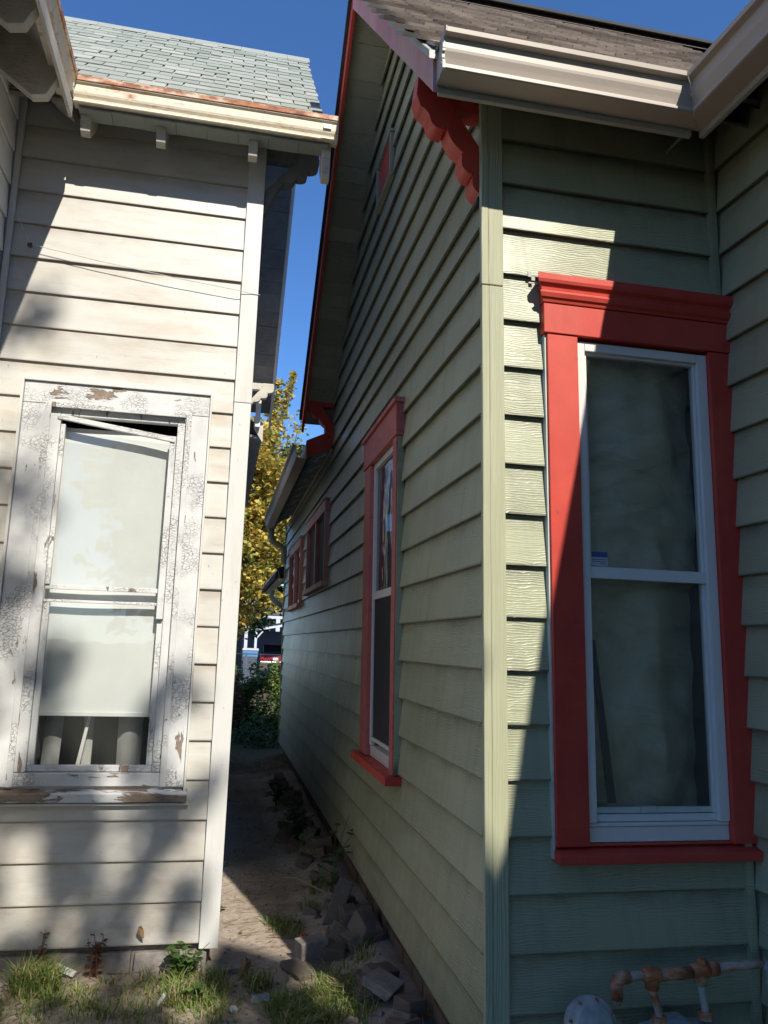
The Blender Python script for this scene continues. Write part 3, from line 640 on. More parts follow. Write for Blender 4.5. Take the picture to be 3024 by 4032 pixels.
# main roof
def roofpoly(x0, x1, ya, yb, lo_, hi_): return slab(MB(), x0, x1, ya, yb, lo_, hi_)
rf = build("roof", G(roofpoly(0.68, 4.8, 2.44, YR, 0.174, 0.186)), M['tar'], gh)
build("roof_back", G(roofpoly(0.66, 4.8, YR + 0.001, yt + 0.03, 0.174, 0.20)), M['tar'], gh)
def shingles(par, mat, x0, x1, zfun, ya, slope, rows, ex, tw, th, lift, seed, lean=False, holes=None):
    rg = random.Random(seed); ang = math.atan(slope); cs, sn = math.cos(ang), math.sin(ang)
    mes = []
    for k in range(5):
        w = tw * (0.96 + 0.012 * k) - 0.006; l = ex * 1.35; e = [rg.uniform(-0.004, 0.004) for _ in range(3)]
        vs = [(0, e[0], 0), (w / 2, e[1], 0.0), (w, e[2], 0), (w, l, -th * 0.9), (0, l, -th * 0.9), (0, e[0], th), (w / 2, e[1], th), (w, e[2], th), (w, l, 0), (0, l, 0)]
        me = bpy.data.meshes.new("shingle"); me.from_pydata(vs, [], [(5, 6, 7, 8, 9), (0, 2, 1)[::1] if False else (2, 1, 0, 4, 3), (0, 1, 6, 5), (1, 2, 7, 6), (2, 3, 8, 7), (4, 0, 5, 9), (3, 4, 9, 8)])
        me.materials.append(mat); mes.append(me)
    off = wloc(par)
    half = []
    for me in mes:
        h = me.copy(); half.append(h)
        for v in h.vertices: v.co.x *= 0.5
    for r in range(rows):
        s = r * ex; x = x1; first = r % 2
        while x > x0 + 0.03:
            w = tw * 0.5 if first else tw
            x -= w
            y = ya + s * cs; z = zfun(ya) + s * sn + lift
            o = bpy.data.objects.new("shingle", rg.choice(half if first else mes)); COL.objects.link(o); o.parent = par; first = 0
            xx = x + rg.uniform(-.003, .003) - (LEAN * (z - ZR) if lean else 0)
            o.location = (xx - off.x, y - off.y, z + rg.uniform(0, .003) - off.z); o.rotation_euler = (ang + rg.uniform(-.012, .012), rg.uniform(-.012, .012), rg.uniform(-.008, .008))
shingles(rf, M['shg'], 0.85, 2.96, lambda y: rake(y, 0.186), 2.445, SF, 21, 0.139, 0.22, 0.016, 0.003, 21, True)
shingles(rf, M['shg'], 0.672 + 0.001, 0.85, lambda y: rake(y, 0.186), 2.445, SF, 21, 0.139, 0.178, 0.016, 0.003, 22, True)
# ridge cap and vent
mb = MB()
for i in range(16):
    x = 0.68 + i * 0.25; mb.prism([(YR - 0.13, -0.115), (YR, 0.03), (YR + 0.13, -0.09), (YR, 0.0)], lambda p, q, t: (t, p, rake(YR, 0.20) + q), x, x + 0.255)
build("ridge_cap", G(mb), M['shg'], rf)
mb = MB().prism([(YR - 0.15, -0.085), (YR - 0.145, -0.06), (YR, 0.075), (YR + 0.15, -0.05), (YR + 0.15, -0.08), (YR, 0.03)], lambda p, q, t: (t, p, rake(YR, 0.205) + q), 1.28, 4.4)
build("ridge_vent", G(mb), M['tar'], rf)
# ell roof
mb = MB().hexa([(1.72, 2.5, 3.755), (4.6, 2.5, 6.6), (4.6, -1.55, 6.6), (1.89, -1.55, 3.755), (1.72, 2.5, 3.775), (4.6, 4.4, 6.62), (4.6, -1.55, 6.62), (1.89, -1.55, 3.775)])
build("ell_roof", mb, M['shg'], gh)
# rear addition eave
mb = MB(); mb.prism([(0.715, 3.30), (0.715, 3.42), (0.95, 3.60), (4.8, 3.9), (4.8, 3.85), (0.95, 3.55)], lambda p, q, t: (p, t, q), 6.99, 11.9); ra = build("rear_roof", G(mb), M['tar'], gh)
mb = MB(); mb.prism([(0.712, 3.30), (0.94, 3.39), (0.94, 3.56), (0.712, 3.45)], lambda p, q, t: (p, t, q), 6.93, 6.985); build("eave_end_board", G(mb), M['red'], ra, 0.002)
for k in range(9):
    y = 7.35 + 0.5 * k; mb = MB(); mb.prism([(0.735, 3.345), (0.945, 3.435), (0.945, 3.49), (0.735, 3.40)], lambda p, q, t: (p, t, q), y, y + 0.045); build("rafter_tail", G(mb), M['oldsoffit'], ra)
rgt = gutter(lambda t, d, z: (0.714 - d, t, 3.27 + z), 6.90, 11.45, M['gutter'], gh)
dsp = MB().tube([(0.65, 11.40, 3.275), (0.652, 11.40, 3.16), (0.69, 11.41, 3.08), (0.80, 11.43, 3.03), (0.845, 11.45, 2.97), (0.85, 11.45, 2.85), (0.85, 11.45, 2.78)], 0.043, 10)
build("downspout", dsp, M['gutter'], rgt, smooth=True)
mb = MB().prism([(0.80, 2.60), (0.84, 2.76), (1.5, 3.0), (1.5, 2.95)], lambda p, q, t: (p, t, q), 11.95, 15.8); pr = build("porch_roof", G(mb), M['tar'], gh)
pg = gutter(lambda t, d, z: (0.955 - d, t, 2.60 + z), 11.92, 15.7, M['gutter'], gh)
build("downspout", MB().tube([(0.87, 14.0, 2.56), (0.86, 14.0, 2.45), (0.95, 14.0, 2.36), (1.05, 14.0, 2.30)], 0.05, 8), M['gutter'], pg, smooth=True)
mb = MB()
for y in (13.8, 15.6): mb.box(1.28, 1.40, y, y + 0.1, 0, 2.75)
build("porch_post", G(mb), M['gt'], pr)

# ================================================================== WHITE HOUSE
wh = empty("white_house", (-1.4, 6.0, 0.0), "weathered white clapboard house with a rusty gutter and pale shingle roof, left of the alley", "house")
WY, WX, WI = 4.486, 0.1, -1.30
WB0, WE = 0.126, 0.2008
wfw = Wall('x', WY, -1); wrw = Wall('y', WX, 1); wiw = Wall('y', WI, 1)
hole = [(-0.985, -0.235, 0.90, 2.90)]
mb = MB()
for a, b, c, d in cells(WI - 0.05, 0.07, 0.12, 4.80, hole): mb.box(a, b, WY + SH, WY + SH + 0.05, c, d)
ww = build("front_wall", mb, M['ws'], wh)
siding(Wall('x', WY + 0.016, -1), ww, M['ws'], lambda z: WI + 0.032, lambda z: 0.004, [WB0 + WE * i for i in range(23)], WE, [(-1.128, -0.118, 0.818, 3.036)], thick=0.0135, seed=31)
for z0, z1 in ((0.102, 3.0), (3.0025, 4.72)):
    build("corner_board", MB().box(0.003, 0.1 + (0.0015 if z0 > 1 else 0), WY - 0.014 - (0.0015 if z0 > 1 else 0), WY + 0.012, z0, z1), M['wt'], ww, 0.003)
build("inner_corner_trim", MB().box(WI + 0.002, WI + 0.030, WY - 0.026, WY + 0.01, 0.12, 4.76), M['wt'], ww, 0.002)
# right side wall of the white house, along the alley
YP, ZP = 6.33, 6.62
def wrk(y, up=0.0): return (4.47 + 1.034 * (y - 4.25) if y < YP else 4.47 + 1.034 * (YP - 4.25) - 0.90 * (y - YP)) + up
YB = 8.75
mb = MB().prism([(WY + 0.02, 0.12), (YB, 0.12), (YB, wrk(YB)), (YP, wrk(YP)), (WY + 0.02, wrk(WY + 0.02))], lambda p, q, t: (t, p, q), WX - 0.07, WX - SH)
sw2 = build("side_wall", mb, M['ws2'], wh)
siding(Wall('y', WX - 0.015, 1), sw2, M['ws2'], lambda z: max(WY + 0.013, 4.25 + (z - 4.45) / 1.034), lambda z: min(YB, YP + (wrk(YP) - z - 0.02) / 0.90), [WB0 + WE * i for i in range(31)], WE, [], thick=0.008, seed=33)
# ell wall on the left
mb = MB(); mb.box(WI - 0.07, WI - SH, 2.3, WY, 0.12, 4.84); ew2 = build("ell_wall", mb, M['ws2'], wh)
siding(Wall('y', WI - 0.015, 1), ew2, M['ws2'], lambda z: 2.3, lambda z: WY - 0.03, [WB0 + WE * i for i in range(23)], WE, [], thick=0.014, seed=34)
build("back_wall", MB().box(-4, WX - 0.08, YB - 0.06, YB - 0.01, 0.1, 4.3), M['ws'], wh)
build("ell_end_wall", MB().box(-4, WI - 0.08, 2.3, 2.35, 0.1, 4.5), M['ws'], wh)
# foundation blocks under the siding
rg = random.Random(41); fo = build("foundation", MB().box(-1.6, 0.045, WY + 0.05, WY + 0.2, -0.1, 0.112), M['found'], wh)
x = 0.052
for k, wd in enumerate((0.075, 0.30, 0.42, 0.36, 0.4)):
    h = 0.085 + rg.uniform(-0.012, 0.012); yo = WY + 0.012 + rg.uniform(-0.012, 0.012)
    b_ = MB().hexa([(x - wd + rg.uniform(0, .015), yo - 0.02, -0.05), (x - 0.006, yo - 0.02, -0.05), (x - 0.006, yo + 0.06, -0.05), (x - wd + 0.01, yo + 0.06, -0.05), (x - wd + 0.012, yo, h + rg.uniform(-.01, .01)), (x - 0.008, yo, h), (x - 0.008, yo + 0.06, h), (x - wd + 0.012, yo + 0.06, h)])
    build("foundation_block", b_, M['found'], fo, 0.006); x -= wd
# window
Wn = build("window", MB().box(-0.979, -0.918, WY + 0.008, WY + 0.06, 0.966, 2.899).box(-0.298, -0.241, WY + 0.008, WY + 0.06, 0.966, 2.899).box(-0.9175, -0.2985, WY + 0.008, WY + 0.06, 2.848, 2.899), M['peel'], wh, 0.003)
build("casing", MB().box(-1.114, -0.981, WY - 0.014, WY + 0.05, 0.897, 2.899), M['peel'], Wn, 0.003)
build("casing", MB().box(-0.239, -0.130, WY - 0.014, WY + 0.05, 0.897, 2.899), M['peel'], Wn, 0.003)
build("head_board", MB().box(-1.114, -0.130, WY - 0.016, WY + 0.05, 2.901, 3.020), M['peelh'], Wn, 0.003)
build("stop_moulding", MB().box(-1.0, -0.967, WY - 0.024, WY - 0.0145, 0.897, 2.9).box(-0.252, -0.222, WY - 0.024, WY - 0.0145, 0.897, 2.9).box(-0.966, -0.253, WY - 0.024, WY - 0.0165, 2.882, 2.912), M['peel'], Wn, 0.003)
build("trim_channel", MB().box(-1.130, -1.116, WY - 0.030, WY + 0.02, 0.82, 3.036).box(-0.128, -0.116, WY - 0.030, WY + 0.02, 0.82, 3.036).box(-1.1155, -0.1285, WY - 0.030, WY + 0.02, 3.022, 3.036).box(-1.20, -0.097, WY - 0.026, WY + 0.02, 0.806, 0.818), M['wt'], Wn, 0.002)
build("sub_sill", MB().box(-0.978, -0.2405, WY - 0.004, WY + 0.06, 0.898, 0.963), M['peelh'], Wn, 0.003)
build("sill", MB().prism([(0.05, 0.829), (-0.044, 0.824), (-0.044, 0.868), (0.05, 0.894)], lambda p, q, t: (t, WY + p, q), -1.115, -0.108), M['peelsill'], Wn, 0.004)
sa = MB().box(-0.9165, -0.30, WY + 0.024, WY + 0.05, 0.967, 0.998).box(-0.9165, -0.885, WY + 0.026, WY + 0.05, 0.999, 1.83).box(-0.330, -0.30, WY + 0.026, WY + 0.05, 0.999, 1.83)
sa.box(-0.9165, -0.30, WY + 0.020, WY + 0.05, 1.832, 1.846).box(-0.9165, -0.30, WY + 0.028, WY + 0.045, 1.900, 1.924).box(-0.9165, -0.893, WY + 0.016, WY + 0.044, 1.925, 2.80)
build("sash", sa, M['peel'], Wn, 0.002)
build("sash_side_strip", MB().hexa([(-0.335, WY - 0.002, 1.76), (-0.300, WY - 0.002, 1.76), (-0.300, WY + 0.03, 1.76), (-0.335, WY + 0.03, 1.76), (-0.334, WY - 0.002, 2.775), (-0.301, WY - 0.002, 2.775), (-0.301, WY + 0.03, 2.775), (-0.334, WY + 0.03, 2.775)]), M['peel'], Wn, 0.003)
ds_ = MB().hexa([(-0.935, WY + 0.000, 2.825), (-0.306, WY - 0.012, 2.738), (-0.306, WY + 0.010, 2.738), (-0.935, WY + 0.022, 2.825), (-0.935, WY + 0.000, 2.853), (-0.306, WY - 0.012, 2.768), (-0.306, WY + 0.010, 2.768), (-0.935, WY + 0.022, 2.853)])
o = build("fallen_sash_rail", ds_, M['peelh'], Wn, 0.003); o['label'] = "loose strip hanging slantwise across the top of the window"
build("glass_pane", MB().hexa([(-0.892, WY + 0.036, 1.925), (-0.331, WY + 0.036, 1.925), (-0.331, WY + 0.039, 1.925), (-0.892, WY + 0.039, 1.925), (-0.892, WY + 0.036, 2.765), (-0.331, WY + 0.036, 2.735), (-0.331, WY + 0.039, 2.735), (-0.892, WY + 0.039, 2.765)]), M['wob'], Wn)
build("glass_pane", MB().box(-0.884, -0.331, WY + 0.046, WY + 0.049, 0.999, 1.83), M['wob'], Wn)
def sheet(x0, x1, z0, z1, fy, nx, nz, mat, name, par):
    mb = MB()
    for j in range(nz + 1):
        for i in range(nx + 1):
            x = x0 + (x1 - x0) * i / nx; z = z0 + (z1 - z0) * j / nz; mb.v.append((x, fy(x, z), z))
    mb.f = [(j * (nx + 1) + i, j * (nx + 1) + i + 1, (j + 1) * (nx + 1) + i + 1, (j + 1) * (nx + 1) + i) for j in range(nz) for i in range(nx)]
    return build(name, mb, mat, par, smooth=True)
sheet(-0.975, -0.245, 1.242, 2.80, lambda x, z: WY + 0.088 + 0.004 * math.sin(x * 9 + z), 12, 20, M['shade'], "roller_shade", Wn)
build("shade_hem", MB().box(-0.975, -0.245, WY + 0.078, WY + 0.086, 1.240, 1.262), M['shade'], Wn, 0.002)
for cx, ww_, hh in ((-0.84, 0.09, 1.25), (-0.66, 0.05, 1.25), (-0.44, 0.13, 1.24)):
    sheet(cx - ww_ / 2, cx + ww_ / 2, 0.9, hh, lambda x, z, cx=cx: WY + 0.20 + 0.8 * (x - cx) ** 2 * 14 + 0.03 * math.sin(z * 7 + cx * 9), 6, 8, M['room'], "curtain", Wn)
build("curtain_rod", MB().hexa([(-0.70, WY + .15, 0.98), (-0.68, WY + .15, .98), (-0.68, WY + .16, .98), (-0.70, WY + .16, .98), (-0.655, WY + .15, 1.25), (-0.64, WY + .15, 1.25), (-0.64, WY + .16, 1.25), (-0.655, WY + .16, 1.25)]), M['wt'], Wn)
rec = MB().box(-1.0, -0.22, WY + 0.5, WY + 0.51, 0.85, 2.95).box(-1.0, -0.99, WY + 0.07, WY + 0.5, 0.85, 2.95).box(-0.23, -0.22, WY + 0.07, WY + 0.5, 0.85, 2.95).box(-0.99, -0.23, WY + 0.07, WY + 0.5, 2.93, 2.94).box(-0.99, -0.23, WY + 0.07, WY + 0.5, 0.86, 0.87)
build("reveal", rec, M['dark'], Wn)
# roof
def wz(y): return 4.58 + 1.034 * (y - 4.24)
WR = 0.452
r2 = build("roof", MB().prism([(4.235, wz(4.235) - 0.035), (YP, wz(YP) - 0.035), (YP, wz(YP) - 0.008), (4.235, wz(4.235) - 0.008)], lambda p, q, t: (t, p, q), -3.6, WR - 0.012), M['rafter'], wh)
build("roof_back", MB().prism([(YP, wz(YP) - 0.035), (9.0, wz(YP) - 0.035 - 0.9 * (9.0 - YP)), (9.0, wz(YP) - 0.9 * (9.0 - YP)), (YP, wz(YP))], lambda p, q, t: (t, p, q), -3.6, WR), M['tar'], wh)
shingles(r2, M['shw'], -1.85, WR, wz, 4.235, 1.034, 21, 0.139, 0.18, 0.006, 0.004, 51)
mb = MB(); rgc = random.Random(52)
for i in range(12):
    x = -1.9 + 0.197 * i
    mb.prism([(YP - 0.11, -0.105 + rgc.uniform(0, .01)), (YP, 0.025), (YP + 0.11, -0.09), (YP, 0.008)], lambda p, q, t: (t, p, wz(YP) + q), x, x + 0.195)
build("ridge_cap", mb, M['shw'], r2)
mb = MB()
for i in range(8):
    x = -0.93 + 0.172 * i; mb.box(x, x + 0.170, 4.190, 4.30, 4.492 + 0.003 * (i % 2), 4.503 + 0.003 * (i % 2))
build("starter_shingle", mb, M['shw'], r2)
# ell roof
build("ell_roof", MB().hexa([(-0.965, 4.2, 4.555), (-0.965, 2.0, 4.555), (-4.0, 2.0, 7.2), (-4.0, 6.5, 7.2), (-0.965, 4.2, 4.59), (-0.965, 2.0, 4.59), (-4.0, 2.0, 7.24), (-4.0, 6.5, 7.24)]), M['rafter'], wh)
# front gutter with a rusted lip
wgz = 4.508
PW = [(0.030, 0.135), (0.030, 0.008), (0.100, 0.004), (0.104, 0.009), (0.098, 0.016), (0.092, 0.022), (0.094, 0.034), (0.104, 0.048), (0.108, 0.060), (0.108, 0.104), (0.120, 0.112), (0.120, 0.118), (0.110, 0.118), (0.102, 0.108), (0.102, 0.060), (0.086, 0.024), (0.036, 0.014), (0.036, 0.135)]
g2 = gutter(lambda t, d, z: (t, 4.262 - d, wgz + z), -0.955, 0.488, M['rustg'], wh, lean=False, prof=PW)
LIP = [(0.106, 0.1185), (0.126, 0.1185), (0.129, 0.146), (0.104, 0.150)]
build("gutter_lip", MB().prism(LIP, lambda p, q, t: (t, 4.262 - p, wgz + q), -0.956, 0.489), M['rustlip'], g2, 0.001)
build("gap_shade_strip", MB().box(-0.95, 0.45, 4.234, 4.31, wgz + 0.001, wgz + 0.006), M['tar'], g2)  # dark strip stands in for the shaded gap behind the gutter
build("end_cap", MB().prism([p for p in PW[:12]] + [(0.12, 0.146)], lambda p, q, t: (t, 4.262 - p, wgz + q), 0.4885, 0.4925), M['rustg'], g2)
build("gutter_patch", MB().box(0.405, 0.452, 4.1435, 4.1455, wgz + 0.066, wgz + 0.094), M['wt'], g2)
g3 = gutter(lambda t, d, z: (-1.065 + d, t, wgz + 0.005 + z), 1.98, 4.14, M['rustg'], wh, lean=False, prof=PW)
build("gutter_lip", MB().prism(LIP, lambda p, q, t: (-1.065 + p, t, wgz + 0.005 + q), 1.98, 4.139), M['rustlip'], g3, 0.001)
build("eave_strip", MB().box(-0.975, -0.958, 1.99, 4.19, 4.43, 4.512), M['rafter'], wh, 0.002)
# rafter tails, front and ell
for k, x in enumerate((-0.90, -0.495, 0.018)):
    mb = MB().prism([(4.240, 4.545), (4.240, 4.49), (4.266, 4.412), (4.31, 4.400), (4.52, 4.60), (4.52, 4.83)], lambda p, q, t: (t, p, q), x - 0.026, x + 0.026); build("rafter_tail", mb, M['rafter'], wh, 0.003)
for k in range(4):
    y = 3.92 - 0.48 * k
    mb = MB().prism([(-0.985, 4.55), (-0.985, 4.46), (-1.03, 4.36), (-1.10, 4.345), (-1.31, 4.50), (-1.31, 4.85)], lambda p, q, t: (p, t, q), y, y + 0.062); build("rafter_tail", mb, M['rafter'], wh, 0.003)
rg = random.Random(61); x = -0.985
for k in range(3):
    build("eave_plank", MB().hexa([(x - 0.105, 2.0, 4.54 + 0.09 * k + 0.075), (x - 0.002, 2.0, 4.54 + 0.09 * k), (x - 0.002, 4.4, 4.54 + 0.09 * k), (x - 0.105, 4.4, 4.54 + 0.09 * k + 0.075), (x - 0.105, 2.0, 4.55 + 0.09 * k + 0.075), (x - 0.002, 2.0, 4.55 + 0.09 * k), (x - 0.002, 4.4, 4.55 + 0.09 * k), (x - 0.105, 4.4, 4.55 + 0.09 * k + 0.075)]), M['rafter'], wh); x -= 0.107
# rake: barge boards, soffit planks, brackets
def wslab(x0, x1, ya, yb, lo_, hi_): return MB().prism([(ya, wrk(ya, lo_)), (yb, wrk(yb, lo_)), (yb, wrk(yb, hi_)), (ya, wrk(ya, hi_))], lambda a, b, t: (t, a, b), x0, x1)
build("barge_board", wslab(0.416, 0.440, 4.24, YP, -0.08, 0.065), M['wt'], wh, 0.002)
build("barge_board", wslab(0.416, 0.440, YP + 0.001, 9.05, -0.08, 0.10), M['wt'], wh, 0.002)
y = YP - 1.5; rg = random.Random(62)
while y < 8.98:
    w = rg.choice((0.10, 0.13, 0.15)); yb = min(y + w, 8.99)
    if not (y < YP < yb): build("soffit_plank", wslab(WX + 0.002, 0.415, y + 0.002, yb - 0.002, 0.03 + rg.uniform(-.004, .004), 0.045), M['oldsoffit'], wh)
    y = yb
build("end_rafter", MB().prism([(4.225, 4.545), (4.225, 4.44), (4.24, 4.32), (4.285, 4.31), (4.40, 4.45), (4.40, 4.62)], lambda p, q, t: (t, p, q), 0.4165, 0.462), M['rafter'], wh, 0.003)
def wbracket(y0, y1, dz, mat, dx=0.0):
    pts = [(0.420, 4.635), (0.425, 4.60)] + scallop((0.425, 4.60), (0.366, 4.525), -0.28, 7) + scallop((0.358, 4.53), (0.296, 4.462), -0.32, 7) + scallop((0.290, 4.468), (0.225, 4.415), -0.2, 5) + scallop((0.22, 4.42), (0.165, 4.33), 0.06, 4) + [(0.120, 4.215), (WX + 0.003, 4.20), (WX + 0.003, 4.345), (0.272, 4.552), (0.30, 4.575), (0.30, 4.635)]
    o = build("bracket", MB().prism(pts, lambda p, q, t: (p + dx, t, q + dz), y0, y1), mat, wh, 0.003)
    build("bracket_beam", MB().box(WX + 0.003, 0.30 + dx, y0 + .004, y1 - .004, 4.56 + dz, 4.632 + dz), mat, o, 0.002)
wbracket(4.502, 4.575, 0.0, M['oldsoffit']); wbracket(8.45, 8.53, -0.19, M['rafter'])
# rear addition of the white house
ra2 = build("rear_roof", MB().prism([(0.34, 3.98), (0.34, 4.05), (-2.0, 5.2), (-2.0, 5.1), (0.30, 3.94)], lambda p, q, t: (p, t, q), 8.80, 13.5), M['tar'], wh)
build("rear_side_wall", MB().box(-0.3, 0.06, 8.76, 13.4, 0.1, 3.9), M['ws'], wh)
build("eave_end_board", MB().prism([(0.345, 3.86), (0.345, 4.08), (0.24, 4.16), (0.24, 4.02)], lambda p, q, t: (p, t, q), 8.77, 8.795), M['rafter'], ra2)
build("eave_underside", MB().prism([(0.335, 3.90), (0.06, 3.96), (0.06, 3.98), (0.335, 3.935)], lambda p, q, t: (p, t, q), 8.81, 13.5), M['oldsoffit'], ra2)
build("vent_stub", MB().box(0.25, 0.305, 8.70, 8.76, 4.02, 4.42), M['wt'], ra2)

# clothesline wire on the white wall
wp = [Vector((-1.262, 4.36, 3.99)), Vector((-1.165, 4.455, 3.800)), Vector((-0.80, 4.452, 3.748)), Vector((-0.40, 4.450, 3.702)), Vector((-0.02, 4.452, 3.668)), Vector((0.06, 4.466, 3.664)), Vector((0.112, 4.468, 3.662))]
wr = thingmesh("wire", MB().tube(wp, 0.0022, 5), M['wire'], (-0.5, 4.45, 3.7), "thin pale wire strung across the upper white siding near the eave", "wire")
build("wire_clip", MB().box(-1.178, -1.155, 4.452, 4.474, 3.788, 3.808), M['rub'], wr)

# ================================================================== GROUND
def gz_(x, y):
    h = 0.020 * mnoise.noise(Vector((x * 2.1, y * 2.1, 0))) + 0.010 * mnoise.noise(Vector((x * 7, y * 7, 3)))
    if y > 14: h += 0.38 * min(1, (y - 14) / 10)
    if 2.7 < y < 12 and x > 0.55: h += (0.09 + 0.05 * mnoise.noise(Vector((x * 5, y * 3, 9)))) * min(1, (x - 0.55) / 0.35)
    if y < 3.6: h *= 0.8
    return h
def axis(a, b, st, far):
    v = []; t = a
    while t < b: v.append(t); t += st
    v.append(b); s = st; l = [a]; r = [b]
    while l[-1] > -far: s *= 1.35; l.append(l[-1] - s)
    s = st
    while r[-1] < far: s *= 1.35; r.append(r[-1] + s)
    return l[:0:-1] + v + r[1:]
xs = axis(-1.7, 1.25, 0.05, 220); ys = axis(1.5, 12.5, 0.06, 260)
mb = MB(); mb.v = [(x, y, gz_(x, y)) for y in ys for x in xs]; nx = len(xs)
mb.f = [(j * nx + i, j * nx + i + 1, (j + 1) * nx + i + 1, (j + 1) * nx + i) for j in range(len(ys) - 1) for i in range(nx - 1)]
gr = build("ground", mb, M['dirt'], smooth=True); gr['kind'] = "structure"

def blades(mb, rg, n, pick, hmin, hmax, lean=0.5, w=0.004, dirb=None):
    for _ in range(n):
        x, y = pick(); z = gz_(x, y) - 0.004; h = rg.uniform(hmin, hmax); a = rg.uniform(0, 6.283); l = h * rg.uniform(0.1, lean) * 1.6
        dx, dy = math.cos(a), math.sin(a); 
        if dirb: dx += dirb[0]; dy += dirb[1]
        px, py = -dy * w, dx * w; hw = rg.uniform(.7, 1.3)
        b0 = (x - px * hw, y - py * hw, z); b1 = (x + px * hw, y + py * hw, z)
        m0 = (x + dx * l * .35 - px * hw * .8, y + dy * l * .35 - py * hw * .8, z + h * .62); m1 = (x + dx * l * .35 + px * hw * .8, y + dy * l * .35 + py * hw * .8, z + h * .62)
        t = (x + dx * l, y + dy * l, z + h * rg.uniform(.75, 1))
        o = len(mb.v); mb.v += [b0, b1, m1, m0, t]; mb.f += [(o, o + 1, o + 2, o + 3), (o + 3, o + 2, o + 4)]
def disc(rg, cx, cy, rx, ry):
    def p():
        a = rg.uniform(0, 6.283); r = math.sqrt(rg.random()); return cx + rx * r * math.cos(a), cy + ry * r * math.sin(a)
    return p
rg = random.Random(71); mb = MB()
def clumps(n, x0, x1, y0, y1, per, r, hmin, hmax, ln=0.6):
    for _ in range(n):
        cx, cy = rg.uniform(x0, x1), rg.uniform(y0, y1); blades(mb, rg, per, disc(rg, cx, cy, r, r * .8), hmin, hmax, ln, 0.0028)
clumps(70, -1.05, 0.12, 3.78, 4.42, 20, 0.055, 0.02, 0.075, 1.1)
clumps(120, -1.05, 0.75, 3.7, 4.42, 10, 0.06, 0.012, 0.04, 1.6)
clumps(14, -0.15, 0.16, 4.05, 4.42, 26, 0.05, 0.05, 0.13, 0.8)
clumps(52, 0.36, 0.76, 3.72, 4.12, 28, 0.055, 0.04, 0.105, 1.3)
clumps(5, 0.27, 0.36, 4.18, 4.30, 34, 0.035, 0.06, 0.11, 0.7)
clumps(26, 0.60, 0.86, 3.6, 5.7, 20, 0.05, 0.04, 0.10, 1.0)
clumps(9, 0.40, 0.56, 4.9, 5.2, 22, 0.05, 0.03, 0.08, 1.2)
clumps(240, -1.25, 1.6, 0.6, 3.75, 20, 0.08, 0.03, 0.10, 0.9)
clumps(30, 0.1, 0.9, 6, 12, 14, 0.06, 0.02, 0.07, 1.0)
tag(build("grass", mb, M['grass'], recalc=False), None, None, None, "stuff")
mb = MB(); blades(mb, rg, 620, disc(rg, -0.735, 4.30, 0.105, 0.075), 0.09, 0.19, 0.75, 0.003)
thingmesh("grass_tuft", mb, M['grass'], (-0.735, 4.30, 0), "bright green tuft of tall grass against the base of the white house", "grass tuft", recalc=False)
mb = MB()
def straw(n, pick, l0, l1, bias=None):
    for _ in range(n):
        x, y = pick(); a = rg.uniform(0, 6.283) if bias is None else rg.gauss(bias, .35); l = rg.uniform(l0, l1); z = gz_(x, y) + rg.uniform(.002, .014); dx, dy = math.cos(a) * l, math.sin(a) * l; w = rg.uniform(.0012, .0026)
        o = len(mb.v); px, py = -math.sin(a) * w, math.cos(a) * w; e = rg.uniform(-.01, .012)
        mb.v += [(x - px, y - py, z), (x + px, y + py, z), (x + dx + px, y + dy + py, z + e), (x + dx - px, y + dy - py, z + e)]; mb.f.append((o, o + 1, o + 2, o + 3))
straw(520, lambda: (rg.uniform(-0.9, 0.85), rg.uniform(3.7, 4.5)), 0.03, 0.12); straw(260, lambda: (rg.uniform(0.12, 0.75), rg.uniform(4.4, 6.0)), 0.03, 0.14, 0.3)
straw(190, disc(rg, 0.47, 5.0, 0.10, 0.16), 0.05, 0.16, 0.3); straw(500, lambda: (rg.uniform(-1.2, 1.5), rg.uniform(0.8, 3.7)), 0.03, 0.12)
tag(build("dry_straw", mb, M['straw'], recalc=False), None, None, None, "stuff")
mb = MB()
for _ in range(170):
    x, y = (rg.uniform(-1.0, 0.9), rg.uniform(3.6, 6.5)) if rg.random() < .65 else (rg.uniform(0.1, 0.92), rg.uniform(6, 12)); s = rg.uniform(.005, .018); a = rg.uniform(0, 6.28); z = gz_(x, y) + .004
    c, sn = math.cos(a) * s, math.sin(a) * s; o = len(mb.v); mb.v += [(x - c, y - sn, z + rg.uniform(0, .008)), (x + sn * .6, y - c * .6, z), (x + c, y + sn, z + rg.uniform(0, .012)), (x - sn * .6, y + c * .6, z + .004)]; mb.f.append((o, o + 1, o + 2, o + 3))
tag(build("fallen_leaves", mb, M['redweed'], recalc=False), None, None, None, "stuff")
# pebbles
mb = MB()
for _ in range(420):
    x, y = rg.uniform(0.1, 0.93), rg.uniform(3.7, 9.0); s = rg.uniform(.004, .016) * (1.6 if x > .7 else 1); z = gz_(x, y)
    mb.add([(x - s, y, z), (x, y - s, z), (x + s, y, z), (x, y + s, z), (x + s * .2, y, z + s * .8)], [(0, 1, 4), (1, 2, 4), (2, 3, 4), (3, 0, 4)])
tag(build("gravel", mb, M['conc']), None, None, None, "stuff")

